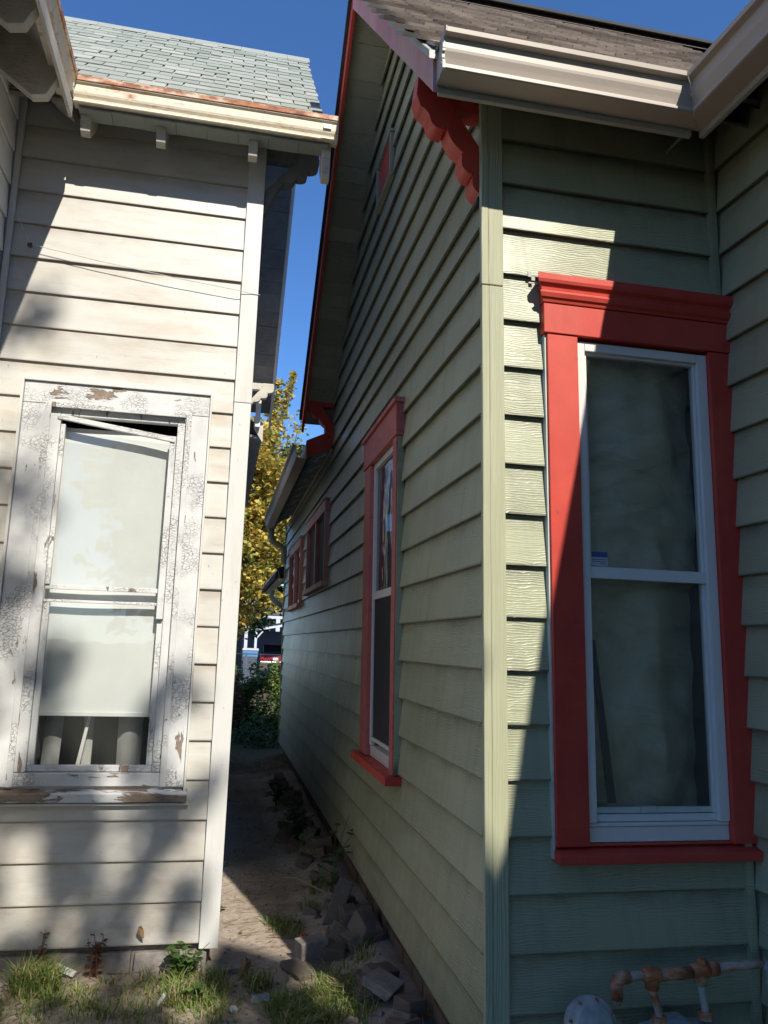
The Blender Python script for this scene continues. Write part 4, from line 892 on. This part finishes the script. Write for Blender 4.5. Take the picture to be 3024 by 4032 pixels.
# ------------------------------------------------------------------ loose masonry
def block(name, c, size, eul, mat, label, cat, group=None, jit=0.12, bev=0.006, seed=0):
    r = random.Random(seed); mb = MB(); sx, sy, sz = (v / 2 for v in size)
    j = lambda: 1 + r.uniform(-jit, jit * .3)
    p = [(-sx * j(), -sy * j(), -sz), (sx * j(), -sy * j(), -sz), (sx * j(), sy * j(), -sz), (-sx * j(), sy * j(), -sz), (-sx * j(), -sy * j(), sz * j()), (sx * j(), -sy * j(), sz * j()), (sx * j(), sy * j(), sz * j()), (-sx * j(), sy * j(), sz * j())]
    mb.hexa(p)
    o = build(name, mb, mat, None, bev); o.location = c; o.rotation_euler = eul
    return tag(o, label, cat, group)
block("concrete_block", (0.585, 4.50, 0.075), (0.155, 0.10, 0.095), (0.03, -0.04, 0.28), M['conc'], "small grey paving block lying in the sun at the shadow edge", "block", None, 0.04, 0.004, 3)
block("concrete_slab", (0.60, 4.40, 0.018), (0.30, 0.22, 0.035), (0.05, 0.0, 0.35), M['rub'], "flat broken slab half buried under the sunlit paving block", "slab", None, 0.2, 0.005, 4)
block("paving_block", (0.705, 4.47, 0.05), (0.11, 0.11, 0.09), (0.05, 0.1, -0.2), M['rub'], "square grey block in shade just right of the sunlit paving block", "block", None, 0.08, 0.005, 5)
block("stone_slab", (0.80, 5.0, 0.14), (0.10, 0.30, 0.05), (0.75, 0.25, -0.35), M['rub'], "long flat stone slab propped slantwise on the rubble heap", "slab", None, 0.15, 0.008, 6)
block("stone_slab", (0.82, 3.93, 0.12), (0.19, 0.08, 0.045), (0.1, 0.1, 0.25), M['rub'], "long flat stone lying across the front end of the rubble", "slab", None, 0.15, 0.008, 7)
block("wood_chip", (0.235, 4.37, 0.04), (0.03, 0.05, 0.09), (0.2, 0.3, 0.3), M['rotwood'], "upright splinter of wood beside the small grass tuft in the alley", "wood piece", None, 0.2, 0.002, 8)
block("flat_stone", (0.14, 4.48, 0.012), (0.20, 0.14, 0.03), (0.02, 0, 0.2), M['found'], "flat stone set in the dirt beside the corner of the white house", "stone", None, 0.25, 0.006, 9)
block("plastic_scrap", (0.585, 4.83, 0.022), (0.05, 0.025, 0.018), (0.3, 0.2, 0.4), M['redplastic'], "bright red plastic scrap behind the sunlit paving block", "scrap", None, 0.1, 0.001, 10)
ZN = ((4.1, 'at the front end beside the green corner board'), (5.6, 'next to the propped flat slab'), (7.2, 'below the tall side window'), (99, 'in the deep shade far down the alley'))
ORD = "first second third fourth fifth sixth seventh eighth ninth tenth eleventh twelfth thirteenth fourteenth fifteenth sixteenth seventeenth eighteenth nineteenth twentieth".split()
ORD += ["twenty " + o for o in ORD[:9]] + ["thirtieth"] + ["thirty " + o for o in ORD[:9]] + ["fortieth"] + ["forty " + o for o in ORD[:9]] + ["fiftieth"] + ["fifty " + o for o in ORD[:9]]
rubble = {}
rg = random.Random(81)
for i in range(66):
    t = rg.random() ** 1.6; y = 3.15 + 6.6 * t; bank = rg.random(); x = 0.915 - 0.22 * bank ** 1.5 - 0.02 * rg.random() - (0.05 if y > 5.5 else 0.0)
    kind = rg.random(); s = rg.choice((0.45, 0.6, 0.7, 0.85, 1.0, 1.2))
    if abs(x - .59) < .12 and 4.25 < y < 4.7: continue
    z = gz_(x, y) + 0.02 + 0.11 * (1 - bank) * rg.uniform(.5, 1)
    eul = (rg.uniform(-.45, .45), rg.uniform(-.45, .45), rg.uniform(0, 3.14)); zn = next(q for l, q in ZN if y < l); z -= 0.03
    if kind < 0.30: ob = block("brick", (x, y, z), (0.20 * s, 0.095, 0.06), (eul[0] * .5, eul[1] * .5, eul[2]), M['brick'], "dirty red brick in the rubble " + zn, "brick", "loose bricks " + zn, 0.10, 0.005, i)
    elif kind < 0.8: ob = block("stone", (x, y, z), (0.15 * s, 0.12 * s, 0.09 * s), eul, M['rub'], "rough grey stone in the rubble " + zn, "stone", "rough stones " + zn, 0.28, 0.010, i)
    else: ob = block("concrete_chunk", (x, y, z + .02), (0.15 * s, 0.12 * s, 0.045), eul, M['conc'], "broken flat concrete in the rubble " + zn, "concrete piece", "broken concrete " + zn, 0.25, 0.006, i)
    rubble.setdefault(ob.name.split('.')[0], []).append((y, s, ob))
for nm, desc in (("brick", "dirty red brick"), ("stone", "rough grey stone"), ("concrete_chunk", "broken flat concrete")):
    for k, (y, sz, ob) in enumerate(sorted(rubble.get(nm, []), key=lambda q: q[0])):
        ob['label'] = ("small " if sz < .65 else "large " if sz > .9 else "") + desc + ", " + ORD[k] + " of its kind back from the green corner board"

# ------------------------------------------------------------------ litter
mb = MB(); n = 12
for k, (r, z) in enumerate(((0.022, 0.0), (0.032, 0.075))):
    for i in range(n): a = 6.283 * i / n; mb.v.append((0.258 + z + (0.006 * math.sin(3 * a)), 4.02 + r * math.cos(a), 0.036 + r * math.sin(a) * .8))
mb.f = [(i, (i + 1) % n, n + (i + 1) % n, n + i) for i in range(n)] + [tuple(range(n))]
thingmesh("plastic_cup", mb, M['clear'], (0.258, 4.02, 0.03), "crushed clear plastic cup lying on the grass in front of the alley", "cup")
block("paper_scrap", (0.176, 3.965, 0.02), (0.035, 0.03, 0.02), (0.4, 0.3, 0.5), M['paperw'], "crumpled white paper scrap left of the plastic cup", "litter", None, 0.4, 0.001, 12)
block("paper_scrap", (-0.15, 4.08, 0.03), (0.018, 0.012, 0.06), (0.3, 0.5, 0.2), M['paperw'], "narrow white paper scrap caught in the weeds", "litter", None, 0.3, 0.001, 13)
block("white_board_scrap", (-0.64, 4.44, 0.05), (0.13, 0.015, 0.03), (0.1, 0.35, -0.2), M['wt'], "broken strip of white siding behind the tall grass tuft", "scrap", None, 0.3, 0.001, 14)

mb = MB(); leaf_c = (-0.285, 4.452, 0.205)
mb.v = [(-0.300, 4.452, 0.225), (-0.285, 4.446, 0.232), (-0.272, 4.455, 0.205), (-0.283, 4.450, 0.180), (-0.305, 4.458, 0.195), (-0.268, 4.456, 0.165)]; mb.f = [(0, 1, 2), (0, 2, 3, 4), (3, 2, 5)]
thingmesh("dry_leaf", mb, M['dryleaf'], leaf_c, "curled brown dry leaf stuck on the lowest white siding board", "leaf", recalc=False)
# ------------------------------------------------------------------ weeds
def leafquad(mb, p, d, s, up, wd=0.42):
    d = Vector(d).normalized(); sd = d.cross(Vector(up)); 
    if sd.length < .01: sd = Vector((1, 0, 0))
    sd.normalize(); p = Vector(p); o = len(mb.v)
    mb.v += [tuple(p), tuple(p + d * s * .5 + sd * s * wd), tuple(p + d * s), tuple(p + d * s * .5 - sd * s * wd)]; mb.f.append((o, o + 1, o + 2, o + 3))
def weed(name, x, y, stems, h, leafs, nl, mat, label, spread=0.3, seed=1):
    r = random.Random(seed); st_ = MB(); lf = MB()
    for _ in range(stems):
        a = r.uniform(0, 6.283); tx, ty = x + math.cos(a) * spread * h * r.random(), y + math.sin(a) * spread * h * r.random(); bx, by = x + r.uniform(-.02, .02), y + r.uniform(-.02, .02); hh = h * r.uniform(.6, 1)
        z0 = gz_(bx, by) - .01; pts = [(bx + (tx - bx) * k / 4 * (k / 4), by + (ty - by) * k / 4, z0 + hh * k / 4) for k in range(5)]
        st_.tube(pts, [.003, .0028, .0024, .002, .0012], 5)
        for _ in range(nl):
            k = r.uniform(.2, 1); i = min(3, int(k * 4)); f = k * 4 - i; p = Vector(pts[i]).lerp(Vector(pts[i + 1]), f); b = r.uniform(0, 6.283)
            leafquad(lf, p, (math.cos(b), math.sin(b), r.uniform(-.3, .6)), leafs * r.uniform(.6, 1.2), (r.uniform(-.3, .3), r.uniform(-.3, .3), 1))
    o = build(name, st_, mat, None, loc=(x, y, 0)); tag(o, label, "weed"); build("leaves", lf, mat, o, recalc=False); return o
weed("weed", -0.50, 4.44, 5, 0.24, 0.035, 12, M['redweed'], "dried red brown weed leaning on the base of the white siding", .25, 3)
weed("weed", -0.745, 4.46, 2, 0.30, 0.03, 8, M['redweed'], "thin dry stalk rising behind the tall grass tuft", .15, 4)
weed("weed", -0.07, 4.36, 11, 0.20, 0.045, 10, M['weed'], "leafy green weed below the corner of the white house", .7, 5)
weed("weed", 0.0, 4.12, 8, 0.11, 0.045, 9, M['weed'], "low broad leafed weed in the sunny grass at the front", .8, 6)
weed("weed", 0.125, 5.35, 2, 0.12, 0.06, 4, M['weed'], "small weed with one bright leaf at the edge of the white corner board", .3, 7)
weed("weed", 0.80, 5.35, 4, 0.62, 0.07, 7, M['weed'], "tall spindly weed growing from the rubble beside the green wall", .35, 8)
weed("weed", 0.74, 6.9, 9, 0.35, 0.06, 14, M['gleaf'], "dark bushy weed in the deep shade along the green wall", .7, 9)
weed("weed", 0.70, 8.6, 10, 0.28, 0.06, 14, M['gleaf'], "farthest dark weed along the shaded foot of the green wall", .8, 10)
tw = MB().tube([(0.52, 5.72, 0.10), (0.60, 5.55, 0.14), (0.70, 5.42, 0.12), (0.82, 5.25, 0.10)], [.003, .004, .005, .006], 5).tube([(0.60, 5.55, 0.14), (0.56, 5.40, 0.08), (0.60, 5.3, 0.05)], [.003, .003, .002], 5)
thingmesh("twig", tw, M['straw'], (0.6, 5.5, 0), "pale bent twig sticking out of the rubble over the shaded dirt", "twig")

# ------------------------------------------------------------------ gas meter
gm = empty("gas_meter", (1.4, 2.6, 0.0), "grey gas meter with round regulator and rusty pipes under the big red window", "gas meter")
def lathe(mb, prof, c, axis_, n=28):
    ax = Vector(axis_).normalized(); a = ax.cross(Vector((0, 0, 1))).normalized(); b = a.cross(ax); c = Vector(c); o = len(mb.v)
    for r, h in prof:
        for k in range(n):
            t = 6.28318 * k / n; mb.v.append(tuple(c + ax * h + (a * math.cos(t) + b * math.sin(t)) * r))
    m = len(prof)
    mb.f += [(o + i * n + k, o + i * n + (k + 1) % n, o + (i + 1) * n + (k + 1) % n, o + (i + 1) * n + k) for i in range(m - 1) for k in range(n)]
    mb.f += [tuple(o + k for k in range(n)), tuple(o + (m - 1) * n + k for k in range(n))]
    return mb
PX = lambda x, z: x - LEAN * (z - ZR)
rc = (PX(1.237, .49), 2.56, 0.486); rax = (0.03, -1, 0.30)
reg = build("regulator", lathe(MB(), [(0.085, -0.02), (0.088, -0.016), (0.088, 0.004), (0.084, 0.008), (0.078, 0.012), (0.062, 0.030), (0.045, 0.036), (0.020, 0.040)], rc, rax), M['gasmetal'], gm, smooth=False)
ax = Vector(rax).normalized(); ra_ = ax.cross(Vector((0, 0, 1))).normalized(); rb_ = ra_.cross(ax)
for k in range(8):
    t = 6.283 * k / 8 + .3; p = Vector(rc) + (ra_ * math.cos(t) + rb_ * math.sin(t)) * 0.078
    build("bolt", lathe(MB(), [(0.0055, 0.004), (0.0055, 0.018), (0.004, 0.020)], p, rax, 6), M['rustpipe2'], reg)
build("vent_cap", MB().tube([Vector(rc) + ax * .036 + Vector((0, 0, -.005)), Vector(rc) + ax * .06 + Vector((.03, 0, -.035))], 0.013, 10), M['gasmetal'], reg)
build("regulator_body", lathe(MB(), [(0.030, -0.16), (0.034, -0.15), (0.034, -0.02), (0.038, 0.0), (0.038, 0.012), (0.030, 0.016)], (PX(1.345, .53), 2.60, 0.530), (0, 0, 1), 16), M['gasmetal'], gm, 0.0, True)
build("body_neck", MB().tube([(rc[0], 2.585, .47), (PX(1.345, .5), 2.60, .46)], 0.032, 10), M['gasmetal'], gm, 0, True)
z1 = 0.612; e = [(PX(1.347, .54), 2.60, 0.545), (PX(1.347, .59), 2.60, 0.590), (PX(1.352, .6), 2.60, 0.604), (PX(1.366, .61), 2.60, 0.611), (PX(1.39, .61), 2.60, z1)]
build("elbow", MB().tube(e, [0.019, 0.021, 0.023, 0.022, 0.021], 12), M['rustpipe2'], gm, 0, True)
build("riser", MB().tube([(PX(1.347, .54), 2.60, 0.530), (PX(1.347, .56), 2.60, 0.56)], 0.013, 10), M['rustpipe'], gm, 0, True)
def P_(x, z): return (PX(x, z), 2.60, z)
build("pipe", MB().tube([P_(1.38, .612), P_(1.46, .616)], 0.0145, 12), M['rustpipe'], gm, 0, True)
build("pipe", MB().tube([P_(1.50, .611), P_(1.625, .616)], 0.0185, 12), M['rustpipe2'], gm, 0, True)
build("pipe", MB().tube([P_(1.68, .622), P_(1.83, .630), P_(1.885, .632)], 0.0155, 12), M['rustpipe'], gm, 0, True)
for cx, zz in ((1.472, .614), (1.650, .619)):
    te = build("tee", MB().tube([P_(cx - .030, zz), P_(cx - .024, zz), P_(cx + .024, zz), P_(cx + .030, zz)], [.020, .0245, .0245, .020], 12).tube([P_(cx, zz), P_(cx, zz - .042)], [.022, .0225], 12), M['rustpipe2'], gm, 0, True)
    dx = 0.022 if cx < 1.5 else 0.012
    build("drop_pipe", MB().tube([P_(cx, zz - .04), P_(cx + dx * .3, zz - .065), P_(cx + dx, zz - .11), P_(cx + dx, zz - .14)], 0.0125, 10), M['rustpipe'], te, 0, True)
    build("union_nut", MB().tube([P_(cx + dx, zz - .125), P_(cx + dx, zz - .148), P_(cx + dx, zz - .150)], [.024, .024, .018], 8), M['rustpipe2'], te)
build("coupling", MB().tube([P_(1.680, .624), P_(1.712, .624)], 0.024, 10), M['rustpipe2'], gm, 0, True)
build("plug", MB().tube([P_(1.66, .63), P_(1.66, .658)], 0.015, 6), M['rustpipe2'], gm)
mb = MB(); X0, X1 = PX(1.42, .4), PX(1.74, .4)
mb.prism([(X0, 0.22), (X1, 0.22), (X1, 0.40), (X1 - .01, 0.435), (X1 - .05, 0.452), (X0 + .20, 0.456), (X0 + .17, 0.476), (X0 + .09, 0.474), (X0 + .07, .455), (X0 + .03, 0.448), (X0, 0.415)], lambda p, q, t: (p, t, q), 2.54, 2.66)
build("meter_body", mb, M['gasmetal'], gm, 0.008)
build("meter_dial", lathe(MB(), [(0.055, 0), (0.055, 0.02), (0.045, 0.024)], (PX(1.58, .36), 2.542, 0.36), (0, -1, 0), 20), M['vinyl'], gm)
build("inlet_pipe", MB().tube([(rc[0] + .03, 2.60, 0.42), (rc[0] + .03, 2.60, -0.05)], 0.016, 10), M['rustpipe'], gm, 0, True)
build("service_pipe", MB().tube([P_(1.885, .634), (PX(1.905, .62), 2.60, .615), (PX(1.915, .55), 2.60, .55), (PX(1.93, .3), 2.59, .3), (PX(1.94, 0), 2.58, -.05)], 0.017, 10), M['gasmetal'], gm, 0, True)

# ------------------------------------------------------------------ trees and shrubs
def leaves(mb, rg, c, r, n, s0, s1, flat=0.5):
    for _ in range(n):
        a = rg.uniform(0, 6.283); u = rg.uniform(-1, 1); q = rg.random() ** 0.5; h = math.sqrt(1 - u * u)
        p = (c[0] + r[0] * q * h * math.cos(a), c[1] + r[1] * q * h * math.sin(a), c[2] + r[2] * q * u)
        b = rg.uniform(0, 6.283); leafquad(mb, p, (math.cos(b), math.sin(b), rg.uniform(-1, .5)), rg.uniform(s0, s1), (rg.uniform(-1, 1), rg.uniform(-1, 1), rg.uniform(.2, 1.5)), .4)
def tree(name, base, h, crown, ncl, per, cr, s0, s1, mat, label, seed, limbs=9, tr=0.2, extra=(), group=None):
    rg = random.Random(seed); bx, by, bz = base; tk = MB(); lf = MB(); cx, cy, cz, rx, ry, rz = crown
    top = (cx, cy, cz + rz * .5)
    tk.tube([(bx, by, bz - .3), (bx + (cx - bx) * .1, by, bz + h * .2), (bx + (cx - bx) * .5, by + (cy - by) * .5, bz + (cz - bz) * .7), top], [tr * 1.3, tr, tr * .75, tr * .2], 8)
    cl = []
    for i in range(ncl):
        a = rg.uniform(0, 6.283); u = rg.uniform(-1, 1); hh = math.sqrt(1 - u * u); q = rg.uniform(.45, 1.0)
        lump = 1 + .28 * mnoise.noise(Vector((math.cos(a) * 2, math.sin(a) * 2, u * 2 + seed)))
        cl.append((cx + rx * q * lump * hh * math.cos(a), cy + ry * q * lump * hh * math.sin(a), cz + rz * q * lump * u))
    for i in range(limbs):
        c = cl[i * max(1, ncl // limbs) % ncl]; f = rg.uniform(.35, .8); s = (bx + (cx - bx) * f, by + (cy - by) * f, bz + (cz - bz) * f + rz * .2 * f)
        m = tuple((s[k] + c[k]) / 2 + (0, 0, .25)[k] for k in range(3)); tk.tube([s, m, c], [tr * .4, tr * .26, tr * .06], 6)
    for c in cl:
        k = rg.uniform(.6, 1.3); leaves(lf, rg, c, (cr * k, cr * k, cr * k * .75), int(per * k), s0, s1)
    for (p, q, r0, r1, n) in extra:
        for i in range(n):
            t = i / max(1, n - 1); r = r0 + (r1 - r0) * t; leaves(lf, rg, tuple(p[k] + (q[k] - p[k]) * t for k in range(3)), (r, r, r * 1.3), int(per * .42), s0 * .85, s1 * .85)
        tk.tube([p, q], [.03, .01], 5)
    o = thingmesh(name, tk, M['bark'], base, label, "tree", group); build("crown", lf, mat, o, recalc=False); return o
tree("maple_tree", (0.4, 26, 0.3), 9, (0.35, 26, 5.6, 1.95, 1.9, 3.7), 260, 135, 0.55, 0.12, 0.2, M['yleaf'], "tall tree with golden yellow autumn leaves at the end of the alley", 91, 12, 0.18,
     [((1.25, 26, 7.6), (1.93, 26, 10.65), .42, .10, 14), ((1.15, 26, 8.0), (1.46, 26, 10.3), .36, .10, 11), ((1.5, 26, 5.0), (2.2, 26, 8.9), .6, .45, 10), ((.7, 26, 2.2), (1.05, 26, 3.6), .4, .5, 6)])
tree("shade_tree", (3.0, 31, 0.3), 9, (2.55, 31, 6.4, 1.6, 2.0, 3.3), 190, 120, 0.6, 0.13, 0.22, M['gleaf'], "dark green leafy tree to the right of the golden tree", 92, 10, 0.2, [((1.6, 30.5, 4.6), (2.2, 30.5, 6.6), .55, .6, 6)])
tree("yard_tree", (-4.2, 18.5, 0), 6, (-4.0, 18.5, 4.6, 2.6, 2.4, 3.2), 120, 70, 0.7, 0.2, 0.34, M['gleaf'], "dark bushy tree added out of view behind the white house to block sky", 95, 6, 0.16)  # added unseen tree, keeps sky light off the far side wall
tree("yard_tree", (1.0, 38, 0.3), 6, (0.8, 38, 4.2, 1.7, 1.6, 2.2), 70, 80, 0.5, 0.12, 0.2, M['gleaf'], "low dark tree half hidden under the golden tree", 93, 6, 0.14)
rd = random.Random(404); dapple = []     # twigs of the front yard tree whose shade dapples the white siding
for i in range(330):
    x = rd.uniform(-1.3, 0.02); z = rd.uniform(-1.1, 1.95); lim = 1.75 - 0.35 * mnoise.noise(Vector((x * 3, 2, 0))) + (0.9 if x < -1.0 else 0) - max(0, x + .25) * 2.2
    if z > lim or (x > -0.22 and z < 0.25) or rd.random() > (0.75 if z < 0.9 else 0.5) or mnoise.noise(Vector((x * 6.5, z * 5.0, 7))) > 0.02: continue
    dy = rd.uniform(-.5, .5); k = 11.09 + dy; r = rd.uniform(.05, .11)
    p = (x + 0.215 * k, 4.486 - k, z + 0.9 * k); dapple.append((p, (p[0] + rd.uniform(-.12, .12), p[1] + .05, p[2] + rd.uniform(-.08, .08)), r, r * .7, 1))
for x, z, r in ((-1.15, 2.45, .2), (-1.2, 2.0, .22), (-1.18, 3.35, .12)): p = (x + 2.385, -6.6, z + 9.98); dapple.append((p, (p[0] + .1, p[1], p[2] + .05), r, r, 2))
tree("unseen_tree", (-0.6, -7.2, 0), 10, (-1.45, -6.6, 8.5, 2.0, 2.0, 3.5), 170, 48, 0.45, 0.10, 0.16, M['hleaf'], "broad leafy tree in the front yard behind the viewer", 94, 14, 0.24,
     dapple)
for k, (x, y, hc, rx, rz) in enumerate(((-14, -26, 7.0, 4.6, 6.2), (-1.0, -24, 8.0, 4.0, 7.0), (5.0, -22, 8.5, 4.5, 7.5), (13, -17, 7.5, 6.5, 7.5), (3.3, -6.9, 6.2, 2.0, 2.5), (22, -22, 8, 6, 7), (-21, -12, 5.0, 4.0, 4.2), (0.3, -15, 9.0, 3.6, 6.4), (9.5, -12, 7.5, 3.6, 6.5))):  # trees added out of view to block sky and give warm fill
    tree("unseen_tree", (x, y, 0), 9, (x, y, hc, rx, rx * .8, rz), 150, 34, 1.1, 0.5, 0.85, M['yleaf'] if k in (1, 2, 3, 4, 7, 8) else M['gleaf'], ("tall dark tree added far to the left behind the viewer to block sky", "tall yellow tree added left of centre behind the viewer to block sky", "tallest yellow tree added straight behind the viewer to block sky", "yellow leaved tree added right of centre behind the viewer to block sky", "small round yellow tree added beside the green house to shade the yard", "tree added far to the right behind the viewer to block sky", "unseen tree added far left of the white house to block sky", "tall full yellow tree added behind the front yard tree to block sky", "tall yellow tree added close on the right behind the viewer to block sky")[k], 200 + k, 8, 0.25)
def shrub(name, c, r, ncl, per, cr, s0, s1, mat, label, seed):
    rg = random.Random(seed); lf = MB(); st_ = MB()
    for i in range(ncl):
        a = rg.uniform(0, 6.283); u = rg.random(); q = rg.uniform(.5, 1); hh = math.sqrt(max(.15, 1 - (u * .9) ** 2)); p = (c[0] + r[0] * q * hh * math.cos(a), c[1] + r[1] * q * hh * math.sin(a), c[2] + r[2] * u * rg.uniform(.75, 1.05))
        leaves(lf, rg, p, (cr, cr, cr), per, s0, s1)
        if i % 4 == 0: st_.tube([(c[0] + rg.uniform(-.2, .2), c[1] + rg.uniform(-.2, .2), c[2] - .1), p], [.012, .004], 5)
    o = thingmesh(name, st_, M['bark'], c, label, "shrub"); build("foliage", lf, mat, o, recalc=False); return o
shrub("shrub", (0.95, 16.0, 0.08), (0.62, 0.7, 1.12), 90, 65, .16, .045, .085, M['hleaf'], "bushy green shrub closing the far end of the alley", 101)
shrub("shrub", (0.15, 16.3, 0.08), (0.55, 0.7, 1.12), 80, 60, .16, .045, .085, M['hleaf'], "green shrub beside the brownish one, half behind the white house", 102)
shrub("shrub", (0.30, 15.5, 0.06), (0.25, 0.3, .95), 22, 40, .13, .04, .07, M['redweed'], "brownish dry shrub at the left edge of the alley end", 103)
shrub("shrub", (2.1, 16.6, 0.08), (0.7, 0.8, 1.05), 50, 50, .18, .05, .09, M['hleaf'], "wide green shrub behind the back corner of the green house", 104)
shrub("shrub", (0.7, 13.6, 0.0), (0.5, 0.5, .35), 26, 40, .12, .04, .07, M['gleaf'], "low dark creeper at the foot of the alley end shrubs", 105)

# ------------------------------------------------------------------ beyond the alley
bn = empty("recycling_bin", (1.0, 25, 0.42), "pale recycling bin with a blue band and a grey lid behind the shrubs", "bin")
def frus(mb, cx, cy, z0, z1, a0, a1): return mb.hexa([(cx - a0, cy - a0, z0), (cx + a0, cy - a0, z0), (cx + a0, cy + a0, z0), (cx - a0, cy + a0, z0), (cx - a1, cy - a1, z1), (cx + a1, cy - a1, z1), (cx + a1, cy + a1, z1), (cx - a1, cy + a1, z1)])
build("body", frus(MB(), .985, 25, .42, 1.23, .17, .215), M['hdark'], bn, .01); build("band", frus(MB(), .985, 25, 1.232, 1.42, .222, .232), M['binblue'], bn, .01)
build("lid", frus(MB(), .985, 25, 1.422, 1.49, .25, .235), M['bingrey'], bn, .012)
build("wheel", MB().tube([(0.80, 25.2, .47), (0.84, 25.2, .47)], .09, 12), M['black'], bn); build("wheel", MB().tube([(1.13, 25.2, .47), (1.17, 25.2, .47)], .09, 12), M['black'], bn)
car = empty("parked_car", (3.6, 50, 0.1), "dark red car parked under the carport, seen from behind", "car")
cz = -0.10
def cy_(p): return lambda a, b, t: (t, 50 + a, b + cz)
build("body", MB().prism([(0, .45), (0, .75), (.05, 1.08), (.3, 1.16), (3.2, 1.14), (4.4, 1.0), (4.5, .5), (4.3, .4), (.1, .4)], cy_(0), 2.62, 4.42), M['carred'], car, .05)
build("cabin", MB().prism([(.15, 1.165), (.45, 1.62), (2.3, 1.64), (3.2, 1.15)], cy_(0), 2.76, 4.28), M['carglass'], car, .05)
build("roof_panel", MB().prism([(.42, 1.63), (.5, 1.69), (2.2, 1.70), (2.35, 1.645)], cy_(0), 2.74, 4.30), M['carred'], car, .02)
build("bumper", MB().prism([(-.10, .47), (-.10, .66), (-.004, .70), (-.004, .45)], cy_(0), 2.60, 4.44), M['chrome'], car, .03)
for a, b in ((2.63, 2.82), (4.22, 4.41)): build("tail_light", MB().box(a, b, 49.94, 50.0, .80 + cz, 1.06 + cz), M['taill'], car, .01)
build("licence_plate", MB().box(3.36, 3.68, 49.96, 49.998, .74 + cz, .90 + cz), M['hwall'], car)
for x in (2.66, 4.2):
    for y in (50.85, 53.6):
        wl_ = build("wheel", MB().tube([(x, y, .34 + cz), (x + .2, y, .34 + cz)], .33, 18), M['black'], car); build("rim", MB().tube([(x - .01, y, .34 + cz), (x + .21, y, .34 + cz)], .19, 14), M['chrome'], wl_)
cp = empty("carport", (3.0, 48, 0.2), "open carport with a white sloping beam and braced post in front of the far house", "carport")
build("beam", MB().hexa([(1.88, 48, 2.30), (5.4, 48, 2.98), (5.4, 48.12, 2.98), (1.88, 48.12, 2.30), (1.88, 48, 2.48), (5.4, 48, 3.16), (5.4, 48.12, 3.16), (1.88, 48.12, 2.48)]), M['hwall'], cp)
build("post", MB().box(2.10, 2.24, 48.01, 48.11, 0.1, 2.34), M['hwall'], cp); build("brace", MB().hexa([(2.24, 48.02, 1.9), (2.24, 48.02, 2.02), (2.24, 48.1, 2.02), (2.24, 48.1, 1.9), (2.62, 48.02, 2.36), (2.62, 48.02, 2.46), (2.62, 48.1, 2.46), (2.62, 48.1, 2.36)]), M['hwall'], cp)
build("post", MB().box(5.2, 5.34, 48.01, 48.11, 0.1, 2.9), M['hwall'], cp)
build("carport_roof", MB().hexa([(1.8, 47.9, 2.50), (5.5, 47.9, 3.2), (5.5, 54, 3.2), (1.8, 54, 2.5), (1.8, 47.9, 2.53), (5.5, 47.9, 3.23), (5.5, 54, 3.23), (1.8, 54, 2.53)]), M['tar'], cp)
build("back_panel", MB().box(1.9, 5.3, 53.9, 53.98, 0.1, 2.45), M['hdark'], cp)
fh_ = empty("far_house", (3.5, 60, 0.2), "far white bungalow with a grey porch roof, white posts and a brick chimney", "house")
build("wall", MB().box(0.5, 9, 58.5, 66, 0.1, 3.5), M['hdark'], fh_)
build("porch_roof", MB().hexa([(1.4, 56, 3.62), (7.5, 56, 3.62), (7.5, 60.5, 3.62), (1.4, 60.5, 3.62), (2.9, 59.4, 5.0), (5.9, 59.4, 5.0), (5.9, 60.4, 5.0), (2.9, 60.4, 5.0)]), M['hroof'], fh_)
build("porch_beam", MB().box(1.5, 7.4, 56.1, 56.3, 3.34, 3.61), M['hwall'], fh_)
for x in (1.9, 4.0, 5.9, 7.2): build("porch_post", MB().box(x - .14, x + .14, 56.1, 56.3, 0.2, 3.335), M['hwall'], fh_)
wdw = build("window", MB().box(2.55, 3.65, 58.42, 58.5, 1.9, 3.45), M['hwall'], fh_); build("glass_pane", MB().box(2.68, 3.52, 58.40, 58.419, 2.75, 3.3), M['carglass'], wdw); build("glass_pane", MB().box(2.68, 3.52, 58.40, 58.419, 2.0, 2.65), M['carglass'], wdw)
build("upper_gable", MB().prism([(1.0, 3.6), (6.4, 3.6), (6.4, 4.9), (3.7, 7.2), (1.0, 4.9)], lambda p, q, t: (p - .35, t, q - .55), 62, 66), M['hwall'], fh_)
build("gable_roof", MB().prism([(.7, 4.75), (3.7, 7.3), (6.7, 4.75), (6.7, 4.95), (3.7, 7.5), (.7, 4.95)], lambda p, q, t: (p - .35, t, q - .55), 61.7, 66.2), M['bingrey'], fh_)
build("chimney", MB().box(3.35, 3.75, 60.4, 60.9, 4.6, 5.62), M['brick'], fh_)
pl = empty("power_line", (1.0, 36, 4), "thin utility wires crossing between the trees beyond the alley", "power line")
for z in (5.55, 4.05, 3.55): build("wire", MB().tube([(-14, 36, z + .5), (-6, 36, z + .12), (1, 36, z), (8, 36, z + .15), (16, 36, z + .6)], .016, 5), M['bingrey'], pl)
fc = empty("wire_fence", (1.2, 20, 0.25), "low wire fence with thin posts behind the shrubs", "fence")
for x in (-3, -.5, .7, 2.2, 4.5): build("post", MB().tube([(x, 20, .1), (x, 20, 1.42)], .025, 6), M['chrome'], fc)
for z in (1.38, 1.0, .65): build("rail", MB().tube([(-5, 20, z), (7, 20, z)], .012, 5), M['chrome'], fc)
